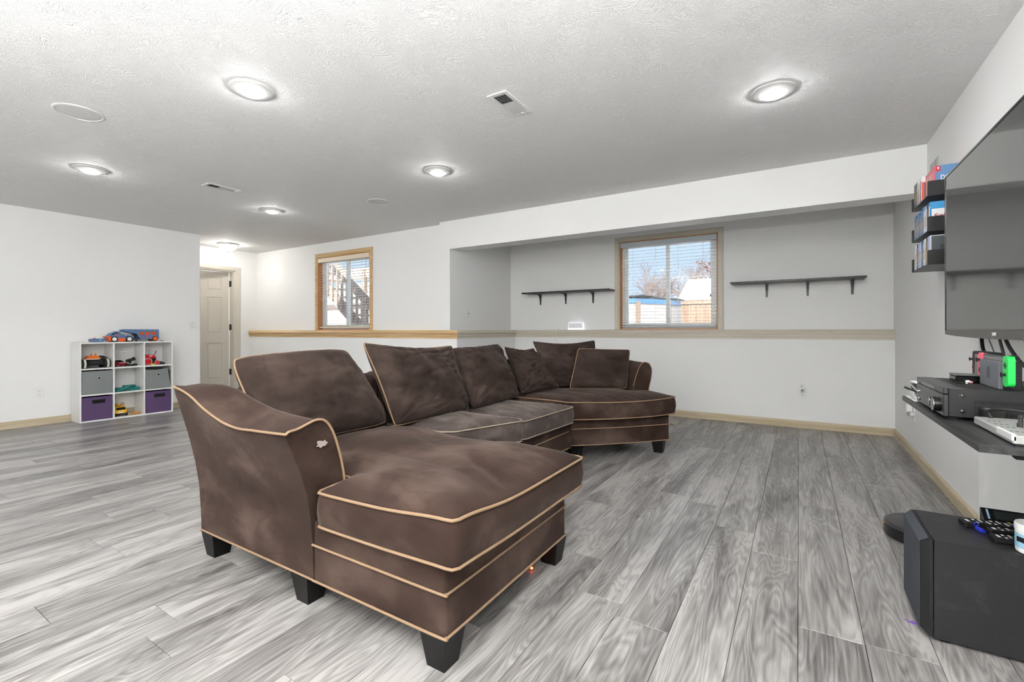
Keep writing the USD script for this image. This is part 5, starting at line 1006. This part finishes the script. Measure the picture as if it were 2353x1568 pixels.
def cov_box(tier, u0, u1, w0, w1, m, d=0.0004, name='cover_art'):
    nm, (x0, z_, dp, hh, yf) = COV[tier]
    return nm.part(name, box(x0 + u0 * dp, x0 + u1 * dp, yf - d, yf + 0.001, z_ + w0 * hh, z_ + w1 * hh), m, smooth=False)
def cov_text(tier, s, u, w, hgt, m, bold=True, d=0.0012, wide=None):
    nm, (x0, z_, dp, hh, yf) = COV[tier]
    nm.part('cover_title', lettering(s, hgt, (x0 + u * dp, yf - d + 0.0008, z_ + w * hh), (1, 0, 0), (0, 0, 1), 0.0004, bold, wide), m, smooth=False)
cov_box('top inner', 0.0, 0.25, 0.84, 1.0, paper_m, 0.0005, 'cover_band'); cov_box('top inner', 0.02, 0.09, 0.02, 0.80, mat('cover_orange', (226, 96, 70), rough=0.3), 0.0005); cov_box('top inner', 0.09, 0.105, 0.02, 0.80, mat('cover_yellow', (230, 190, 70), rough=0.3), 0.0005); cov_box('top inner', 0.105, 0.25, 0.02, 0.80, mat('cover_purple', (84, 62, 140), rough=0.3), 0.0005)
cov_box('top', 0.07, 1, 0.0, 1.0, mat('cover_blue', (96, 138, 186), rough=0.3)); cov_box('top', 0.07, 0.26, 0.80, 0.985, mat('cover_red', (214, 44, 60), rough=0.3), 0.0008); cov_box('top', 0.13, 0.20, 0.88, 0.95, paper_m, 0.0011); cov_box('top', 0.07, 1, 0.0, 0.42, mat('cover_navy', (58, 74, 118), rough=0.3), 0.0007)
cov_box('top', 0.30, 0.62, 0.12, 0.34, mat('cover_tan', (190, 130, 90), rough=0.4), 0.0009)
cov_text('top', 'DOG M', 0.27, 0.50, 0.027, paper_m, wide=0.10)
cov_box('middle', 0.0, 1, 0.76, 1.0, mat('cover_sky', (66, 156, 214), rough=0.3)); cov_box('middle', 0.06, 1, 0.0, 0.75, mat('cover_white', (232, 232, 232), rough=0.3)); cov_text('middle', 'Dinner for', 0.55, 0.585, 0.008, mat('title_dark', (50, 50, 54), rough=0.5), False, wide=0.05); cov_text('middle', 'Schm', 0.14, 0.44, 0.022, mat('title_red', (170, 36, 40), rough=0.5), True, wide=0.092); cov_box('middle', 0.35, 0.9, 0.38, 0.395, mat('title_grey', (170, 170, 170), rough=0.5), 0.0007)
cov_box('middle', 0.66, 0.95, 0.88, 0.95, paper_m, 0.0008, 'cover_mark'); cov_box('middle', 0.80, 1.0, 0.02, 0.26, mat('cover_brown', (110, 96, 86), rough=0.4), 0.0007)
cov_box('bottom', 0.05, 1, 0.0, 0.97, mat('cover_dark', (78, 82, 84), rough=0.3)); cov_box('bottom', 0.34, 0.86, 0.16, 0.66, mat('cover_darker', (48, 52, 54), rough=0.4), 0.0007); cov_box('bottom', 0.10, 0.34, 0.06, 0.12, paper_m, 0.0008, 'cover_mark'); cov_box('bottom', 0.62, 0.95, 0.14, 0.18, mat('title_red', (170, 36, 40)), 0.0009, 'cover_mark'); cov_box('bottom', 0.86, 1.0, 0.50, 0.88, mat('cover_skin', (188, 150, 122), rough=0.5), 0.0008); cov_text('bottom', 'MISSION IM', 0.34, 0.06, 0.010, paper_m, wide=0.09)
wp = Node('access_plate', 'grey cover plate high on the right wall above the disc shelves', 'wall plate', (XR, 4.4, 2.24))
wp.part('plate', box(XR - 0.004, XR, 4.285, 4.515, 2.16, 2.285, 0.001), mat('plate_grey', (188, 188, 184), rough=0.5), smooth=False); wp.part('seam', box(XR - 0.0045, XR - 0.0035, 4.345, 4.35, 2.165, 2.28), mat('seam_grey', (120, 120, 118), rough=0.6), smooth=False)

# ------------------------------------------------------------------ subwoofer and what lies on it
SY0, SY1, ST_ = 2.137, 2.462, 0.353
sb = Node('subwoofer', 'large black subwoofer box on the floor by the right wall', 'speaker', (0.58, 2.3, 0))
def dusty(name, rgb, rough):
    return graph(name, {'g': ('geometry', {}), 'n': ('noise_texture', {'scale': 9.0, 'detail': 6.0, 'roughness': 0.7, 'distortion': 1.5}), 'r': ('rgb_ramp', {'ramp': [(0.55, lin(rgb)), (0.72, lin(tuple(c + 16 for c in rgb))), (0.85, lin(tuple(c + 60 for c in rgb)))]}), 'p': ('principled_bsdf', {'roughness': rough, 'specular_ior_level': 0.4})},
                 [('g.position', 'n.vector'), ('n.fac', 'r.fac'), ('r.color', 'p.base_color')])
sb.part('cabinet', box(0.397, 0.80, SY0, SY1, 0.012, ST_, 0.0015), dusty('subwoofer_black', (34, 34, 36), 0.42), smooth=False)
gr = [(x, y, z) for x, i in ((0.395, 0.0), (0.386, 0.0), (0.362, 0.018)) for y in (SY0 + 0.004 + i, SY1 - 0.004 - i) for z in (0.014 + i, ST_ - 0.002 - i * 0.9)]
sb.part('grille_frame', hull(gr), blackm, smooth=False); sb.part('grille', cat(box(0.3605, 0.363, SY0 + 0.021, SY1 - 0.021, 0.031, ST_ - 0.017, 0.001), loft([[(0.3625, y, ST_ - 0.018), (0.3865, y, ST_ - 0.0015), (0.3855, y, ST_ - 0.0005), (0.3615, y, ST_ - 0.017)] for y in (SY0 + 0.022, SY1 - 0.022)])), dusty('grille_cloth', (58, 61, 68), 0.8), smooth=False); sb.part('badge', box(0.3612, 0.3625, 2.17, 2.175, 0.082, 0.112), plastic_w, smooth=False)
for x in (0.43, 0.77):
    for y in (2.17, 2.43): sb.part('foot', cyl((x, y, 0), (x, y, 0.0125), 0.018), blackm)
def remote(name, label, p0, p1, w, h, z, keys, m=blackm, tip=None):
    p0, p1 = np.array([*p0, z]), np.array([*p1, z]); d_ = (p1 - p0) / np.linalg.norm(p1 - p0); s_ = np.array([-d_[1], d_[0], 0]); L = np.linalg.norm(p1 - p0); up = np.array([0, 0, 1.0])
    t = Node(name, label, 'remote control', tuple((p0 + p1) / 2))
    t.part('body', obox((p0 + p1) / 2 + up * h / 2, d_ * L / 2, s_ * w / 2, up * h / 2, 0.003), m, smooth=False)
    for i in range(keys):
        for j in (-1, 0, 1):
            c = p0 + d_ * (L * (0.2 + 0.72 * i / keys)) + s_ * (w * 0.28 * j) + up * (h + 0.0006)
            kc = (red_t, mat('key_blue', (90, 150, 220), rough=0.5), yellow_t)[j + 1] if i == keys - 2 else mat('key_grey', (206, 206, 206), rough=0.5) if (i + j) % 3 else mat('key_dark', (52, 52, 54), rough=0.5)
            t.part('key', obox(c, d_ * L * 0.018, s_ * w * 0.085, up * 0.0012, 0.0006), kc, smooth=False)
    t.part('end_mark', obox(p0 + d_ * 0.016 + up * (h + 0.0003), d_ * 0.004, s_ * w * 0.22, up * 0.0006), plastic_w, smooth=False)
remote('remote_control', 'black remote with coloured keys at the back of the subwoofer top', (0.515, 2.352), (0.705, 2.398), 0.050, 0.020, ST_ + 0.0005, 8)
remote('remote_control', 'slim black remote lying between the other two on the subwoofer', (0.572, 2.300), (0.742, 2.330), 0.036, 0.022, ST_ + 0.0005, 6)
remote('remote_control', 'black remote with pale keys, nearest the camera on the subwoofer', (0.566, 2.236), (0.726, 2.262), 0.044, 0.018, ST_ + 0.0005, 7)
bu = Node('blue_clip', 'small bright blue plastic clip beside the remotes on the subwoofer', 'clip', (0.556, 2.316, ST_))
cbl = mat('clip_blue', (40, 52, 190), rough=0.25); bu.part('clip_body', obox((0.556, 2.316, ST_ + 0.006), (0.007, 0.002, 0), (-0.005, 0.016, 0), (0, 0, 0.006), 0.002), cbl, smooth=30); bu.part('clip_loop', tube([(0.550 + 0.006 * math.cos(q), 2.334, ST_ + 0.018 + 0.006 * math.sin(q)) for q in np.linspace(0, math.pi * 2, 13)[:-1]], 0.0016, 6, True), cbl)
hd = Node('handheld_cradle', 'black wedge-shaped cradle with a dark screen behind the remotes on the subwoofer', 'cradle', (0.67, 2.42, ST_))
hd.part('shell', hull([(x, y, ST_ + z) for x in (0.588, 0.76) for y, z in ((2.405, 0.0), (2.455, 0.0), (2.455, 0.048), (2.445, 0.052), (2.405, 0.020))]), blacks, smooth=20)
hd.part('screen', loft([[(0.62, 2.4115, ST_ + 0.0245), (0.74, 2.4115, ST_ + 0.0245), (0.74, 2.4395, ST_ + 0.0471), (0.62, 2.4395, ST_ + 0.0471)], [(0.62, 2.4105, ST_ + 0.0259), (0.74, 2.4105, ST_ + 0.0259), (0.74, 2.4385, ST_ + 0.0485), (0.62, 2.4385, ST_ + 0.0485)]]), mat('cradle_screen', (40, 46, 44), rough=0.15), smooth=False)
hd.part('edge_light', loft([[(0.600, 2.409, ST_ + 0.0225), (0.606, 2.409, ST_ + 0.0225), (0.606, 2.441, ST_ + 0.0483), (0.600, 2.441, ST_ + 0.0483)], [(0.600, 2.408, ST_ + 0.0239), (0.606, 2.408, ST_ + 0.0239), (0.606, 2.44, ST_ + 0.0497), (0.600, 2.44, ST_ + 0.0497)]]), mat('edge_blue', (150, 176, 206), rough=0.3), smooth=False)
JX, JY = 0.652, 2.175
jr = Node('white_tub', 'white plastic tub with a light blue label on the subwoofer', 'tub', (JX, JY, ST_))
jr.part('tub_body', lathe([(0.040, 0), (0.0445, 0.003), (0.046, 0.010), (0.046, 0.068), (0.044, 0.072), (0.030, 0.074)], (JX, JY, ST_ + 0.0004), seg=40), plastic_w, smooth=35)
jr.part('lid', lathe([(0.0475, 0.072), (0.048, 0.075), (0.048, 0.092), (0.046, 0.096), (0.040, 0.097), (0.001, 0.0965)], (JX, JY, ST_), seg=40), mat('lid_white', (240, 240, 240), rough=0.4), smooth=35)
lbl = jr.part('label_band', lathe([(0.0463, 0.018), (0.0465, 0.019), (0.0465, 0.063), (0.0463, 0.064)], (JX, JY, ST_), seg=40, cap=False), mat('label_blue', (150, 198, 222), rough=0.5), smooth=60)
ja = math.radians(212); jn = np.array([math.cos(ja), math.sin(ja), 0]); js = np.array([-jn[1], jn[0], 0])
jr.part('label_logo', cat(*[obox(np.array([JX, JY, ST_ + 0.046]) + jn * 0.0466 + js * o, js * 0.007, jn * 0.0006, np.array([0, 0, 0.008]), 0) for o in (-0.006, 0.006)]), mat('label_black', (24, 26, 30), rough=0.5), smooth=False)

# ------------------------------------------------------------------ robot vacuum, floor bits
VX, VY = 0.548, 3.14
rb = Node('robot_vacuum', 'round black robot vacuum on the floor behind the subwoofer', 'robot vacuum', (VX, VY, 0))
rb.part('body', lathe([(0.140, 0.006), (0.160, 0.010), (0.164, 0.02), (0.164, 0.060), (0.158, 0.066)], (VX, VY, 0), seg=56), blackg, smooth=40)
rb.part('top_cover', lathe([(0.165, 0.062), (0.165, 0.074), (0.160, 0.079), (0.150, 0.081), (0.001, 0.082)], (VX, VY, 0), seg=56), mat('vacuum_top', (50, 50, 52), rough=0.3), smooth=40)
bang = np.linspace(math.radians(120), math.radians(300), 30)
rb.part('bumper', loft([[(VX + r_ * math.cos(q), VY + r_ * math.sin(q), z) for r_, z in ((0.164, 0.016), (0.168, 0.018), (0.168, 0.056), (0.164, 0.058))] for q in bang]), blacks, smooth=40)
rb.part('sensor', box(VX - 0.170, VX - 0.164, VY - 0.004, VY + 0.012, 0.044, 0.058), mat('amber_sensor', (220, 150, 50), rough=0.3), smooth=False)
rb.part('power_button', lathe([(0.012, 0), (0.012, 0.0012), (0.001, 0.0014)], (VX - 0.075, VY - 0.02, 0.081), seg=20), chrome); rb.part('brand_print', box(VX - 0.06, VX - 0.02, VY + 0.035, VY + 0.043, 0.0812, 0.0824), mat('print_grey', (150, 150, 150), rough=0.4), smooth=False)
for x, y in ((VX + 0.02, VY + 0.10), (VX + 0.02, VY - 0.10)): rb.part('wheel', cyl((x, y - 0.012, 0.0305), (x, y + 0.012, 0.0305), 0.03), rubber)
pf = Node('purple_scrap', 'tiny crumpled purple scrap on the floor in front of the subwoofer', 'scrap', (0.355, 2.233, 0))
pm = mat('scrap_purple', (112, 72, 168), rough=0.6); pf.part('scrap_piece', hull([(0.342, 2.238, 0.0), (0.352, 2.224, 0.0), (0.372, 2.228, 0.0), (0.362, 2.242, 0.0), (0.355, 2.235, 0.007)]), pm, smooth=False); pf.part('scrap_strand', tube(smooth_path([(0.345, 2.23, 0.002), (0.338, 2.236, 0.004), (0.333, 2.242, 0.002)], 4), 0.0016, 6), pm)
rl = Node('red_light', 'tiny glowing red light on the floor under the chaise edge', 'light', (-1.03, 1.83, 0)); rl.part('bulb', lathe([(0.0005, 0.0), (0.006, 0.002), (0.007, 0.006), (0.005, 0.011), (0.0005, 0.013)], (-1.03, 1.83, 0), seg=12), mat('red_glow', (255, 40, 20), emit=(1.0, 0.08, 0.03), strength=2.0), smooth=True); rl.part('ring', lathe([(0.009, 0.0), (0.009, 0.002), (0.006, 0.003)], (-1.03, 1.83, 0), seg=12), blackm)

# ================================================================== OUTSIDE
GZ = 0.72
snow_m = mat('snow', (236, 238, 242), rough=0.8)
single('snow_ground', box(-40, 25, 6.40, 80, GZ - 0.2, GZ), snow_m, smooth=False, **ST)
single('snow_ground', box(-40, -4.06, 5.02, 6.40, GZ - 0.2, GZ), snow_m, smooth=False, **ST)
# round above-ground pool
PX, PY, PR, PH = -6.45, 15.0, 3.4, 1.22
po = Node('covered_pool', 'pale panelled round pool with blue rim and dark snowy cover outside the window', 'pool', (PX, PY, GZ))
post_m = mat('pool_post', (112, 96, 84), rough=0.6)
for k in range(18):
    q0, q1 = 2 * math.pi * k / 18, 2 * math.pi * (k + 1) / 18
    A, B_ = np.array([PX + PR * math.cos(q0), PY + PR * math.sin(q0)]), np.array([PX + PR * math.cos(q1), PY + PR * math.sin(q1)])
    mid, dv_ = (A + B_) / 2, (B_ - A) / 2; nn = (mid - [PX, PY]) / np.linalg.norm(mid - [PX, PY])
    if math.sin((q0 + q1) / 2) > 0.6: continue
    po.part('wall_panel', obox((*mid, GZ + PH / 2 - 0.06), (*dv_, 0), (*(nn * 0.02), 0), (0, 0, PH / 2 - 0.06)), mat('pool_panel', (138, 133, 133), rough=0.6), smooth=False)
    po.part('rim', obox((*mid, GZ + PH - 0.055), (*(dv_ * 1.02), 0), (*(nn * 0.05), 0), (0, 0, 0.065)), mat('pool_blue', (52, 96, 138), rough=0.5), smooth=False)
    po.part('post', obox((*(A + nn * 0.05), GZ + PH / 2 - 0.02), (*(dv_ * 0.08), 0), (*(nn * 0.05), 0), (0, 0, PH / 2 - 0.03)), post_m, smooth=False)
gx = np.linspace(0, 2 * math.pi, 49)[:-1]; rr_ = np.linspace(0.02, 1.0, 14)
cvp = np.array([[(PX + PR * 1.02 * r_ * math.cos(q), PY + PR * 1.02 * r_ * math.sin(q), GZ + PH + 0.02 + 0.26 * (meshkit.fbm(np.array([r_ * 5 * math.cos(q), r_ * 5 * math.sin(q), 2.0]), 4, 3) - 0.25) * (1 - 0.35 * r_)) for q in gx] for r_ in rr_])
po.part('cover_tarp', loft(cvp[::-1]), graph('tarp', {'g': ('geometry', {}), 'n': ('noise_texture', {'scale': 2.2, 'detail': 3.0}), 'r': ('rgb_ramp', {'ramp': [(0.46, (0.02, 0.022, 0.026)), (0.52, (0.40, 0.41, 0.43))]}), 'p': ('principled_bsdf', {'roughness': 0.6})}, [('g.position', 'n.vector'), ('n.fac', 'r.fac'), ('r.color', 'p.base_color')]), smooth=40)
# wooden fence, board by board
fc = Node('wooden_fence', 'weathered brown board fence outside the window, right of the pool', 'fence', (-1.0, 14.0, GZ))
fm = wood('fence_wood', lin((92, 72, 56)), lin((128, 104, 84)), axis='z', sc=0.4)
x = -2.9
while x < 1.2:
    fc.part('board', box(x, x + 0.125, 13.985, 14.005, GZ, GZ + 1.12 + 0.012 * math.sin(x * 37), 0.003), fm, smooth=False); x += 0.135
fc.part('rail', box(-2.9, 1.25, 13.94, 13.985, GZ + 1.09, GZ + 1.18, 0.004), fm, smooth=False); fc.part('rail', box(-2.9, 1.25, 14.005, 14.05, GZ + 0.25, GZ + 0.34, 0.004), fm, smooth=False)
# snowy shed behind the fence
sd_ = Node('snowy_shed', 'shed with a snow-covered roof behind the wooden fence', 'shed', (-0.5, 20.5, GZ))
sd_.part('walls', box(-3.7, 2.5, 18.9, 22.0, GZ, 2.2), mat('shed_wall', (112, 98, 90), rough=0.7), smooth=False)
sd_.part('roof', loft([[(xx, 18.6, 2.14), (xx, 20.5, 3.0), (xx, 22.4, 2.14), (xx, 22.4, 2.20), (xx, 20.5, 3.07), (xx, 18.6, 2.20)] for xx in (-4.0, 2.8)]), mat('shed_eave', (96, 78, 66), rough=0.7), smooth=False)
sd_.part('roof_snow', loft([[(xx, 18.62, 2.20), (xx, 20.5, 3.07), (xx, 22.38, 2.20), (xx, 22.38, 2.28), (xx, 20.5, 3.18), (xx, 18.62, 2.28)] for xx in (-3.97, 2.78)]), snow_m, smooth=False)
# bare trees
bark = mat('bare_bark', (98, 82, 74), rough=0.9)
def tree(name, label, x, y, hgt, seed, spread=0.5, twigs=3, m=bark):
    rg = np.random.default_rng(seed); t = Node(name, label, 'tree', (x, y, GZ)); br = []
    def grow(p, d_, L, r_, lev):
        n = 4; pts = [p]; d_ = d_ / np.linalg.norm(d_)
        for k in range(n): d_ = d_ + rg.normal(0, 0.10, 3) + [0, 0, 0.03]; d_ /= np.linalg.norm(d_); pts.append(pts[-1] + d_ * L / n)
        pts = np.array(pts); (br if lev else trunk).append(tube(pts, np.linspace(r_, r_ * 0.55, n + 1), 5 if lev < 2 else 3))
        if lev < 4:
            for k in range(twigs + (2 if lev == 0 else 0)):
                q = pts[rg.integers(1 if lev else 2, n + 1)]; a = rg.uniform(0, 2 * math.pi); nd = d_ + spread * 1.5 * np.array([math.cos(a), math.sin(a), rg.uniform(-0.1, 0.5)])
                grow(q, nd, L * rg.uniform(0.55, 0.75), r_ * 0.5, lev + 1)
    trunk = []; grow(np.array([x, y, GZ - 0.05]), np.array([0, 0, 1.0]), hgt * 0.42, hgt * 0.018, 0)
    t.part('trunk', cat(*trunk), m, smooth=40); t.part('branches', cat(*br), m, smooth=40, kind='stuff')
for k, (x, y, hh, w) in enumerate(((-9.0, 27, 3.7, 'leftmost'), (-9.2, 32, 4.4, 'second from the left'), (-6.9, 26, 4.4, 'third from the left'), (-7.0, 38, 6.6, 'middle'), (-5.0, 27, 4.5, 'fifth from the left'), (-5.2, 33, 5.4, 'right of the middle'), (-3.1, 29, 4.9, 'rightmost'))):
    tree('bare_tree', f'bare winter tree far beyond the pool, {w} in the window view', x, y, hh, 100 + k, twigs=5, spread=0.42)
ot = Node('leafy_sapling', 'thin sapling with a few reddish brown leaves close outside the window', 'tree', (-1.35, 10.0, GZ))
stem = smooth_path([(-1.35, 10.0, GZ), (-1.37, 10.0, 1.5), (-1.45, 10.0, 2.1), (-1.58, 10.0, 2.38), (-1.74, 10.0, 2.44)], 6); ot.part('stem', cat(tube(stem, np.linspace(0.02, 0.004, len(stem)), 6), tube(smooth_path([(-1.44, 10, 2.05), (-1.52, 10.02, 2.16), (-1.64, 10.0, 2.22)], 5), 0.004, 5), tube(smooth_path([(-1.5, 10, 2.24), (-1.45, 10.02, 2.36), (-1.47, 10.0, 2.46)], 5), 0.004, 5)), bark, smooth=50)
rg = np.random.default_rng(5)
for k in range(22):
    c = stem[-1 - rg.integers(0, 12)] + rg.normal(0, 0.06, 3); u_, w_ = rg.normal(0, 1, 3), rg.normal(0, 1, 3); u_ /= np.linalg.norm(u_); w_ = np.cross(u_, w_); w_ /= np.linalg.norm(w_); nn = np.cross(u_, w_)
    pts = [c + u_ * 0.042 * a + w_ * 0.022 * b for a, b in ((-1, 0), (-0.4, 0.9), (0.3, 0.8), (1, 0), (0.3, -0.8), (-0.4, -0.9))]
    ot.part('leaf', loft([pts, [p + nn * 0.0015 for p in pts]]), mat('rust_leaf', (104, 58, 44), rough=0.7), smooth=False)
# deck stairs outside the hall window
dst = Node('deck_stairs', 'grey wooden deck stairs with railing just outside the hall window', 'stairs', (-9.0, 7.0, GZ))
gw = wood('deck_wood', lin((128, 112, 102)), lin((168, 150, 138)), axis='x', sc=0.3)
def strg(y, a, b, w): 
    d_ = (np.array(b) - a) / np.linalg.norm(np.array(b) - a); n_ = np.array([-d_[1], d_[0]]) * w / 2
    return prism([tuple(np.array(a) + n_), tuple(np.array(b) + n_), tuple(np.array(b) - n_), tuple(np.array(a) - n_)], y, y + 0.04, 'xz')
for y in (6.9, 7.8): dst.part('stringer', strg(y, (-10.2, 2.72), (-7.72, 0.78), 0.26), gw, smooth=False)
for k in range(9):
    f_ = k / 8.6; dst.part('tread', box(-10.1 + 2.35 * f_ - 0.13, -10.1 + 2.35 * f_ + 0.13, 6.92, 7.82, 2.66 - 1.80 * f_, 2.70 - 1.80 * f_), gw, smooth=False)
for k in range(15):
    xx = -10.1 + 0.165 * k; zb_ = 2.75 - 0.782 * (xx + 10.2)
    dst.part('baluster', box(xx, xx + 0.04, 6.86, 6.90, max(zb_ - 0.12, GZ), zb_ + 0.78), gw, smooth=False)
dst.part('handrail', strg(6.85, (-10.2, 3.55), (-7.72, 1.61), 0.09), gw, smooth=False); dst.part('post', box(-7.80, -7.70, 6.84, 6.94, GZ, 1.75), gw, smooth=False)
for k, xx in enumerate((-11.4, -9.55)): dst.part('post', box(xx, xx + 0.1, 8.1, 8.2, GZ, 2.65), gw, smooth=False)
for k in range(11): dst.part('deck_board', box(-14.0, -7.4, 8.2 + 0.15 * k, 8.34 + 0.15 * k, 2.66, 2.70), wood('deck_board_tan', lin((186, 160, 138)), lin((224, 200, 180)), axis='x', sc=0.3), smooth=False)
dst.part('beam', box(-14.0, -7.4, 8.15, 8.2, 2.45, 2.66), MATS['deck_board_tan'], smooth=False)
nb_ = Node('neighbour_house', 'pale house with a snowy roof beyond the deck stairs', 'house', (-15.5, 14, GZ))
nb_.part('walls', box(-18, -12.6, 12.5, 16, GZ, 2.2), mat('house_wall', (148, 132, 124), rough=0.8), smooth=False); nb_.part('roof', loft([[(xx, 12.2, 2.15), (xx, 14.2, 3.2), (xx, 16.3, 2.15)] for xx in (-18.3, -12.3)]), snow_m, smooth=False)
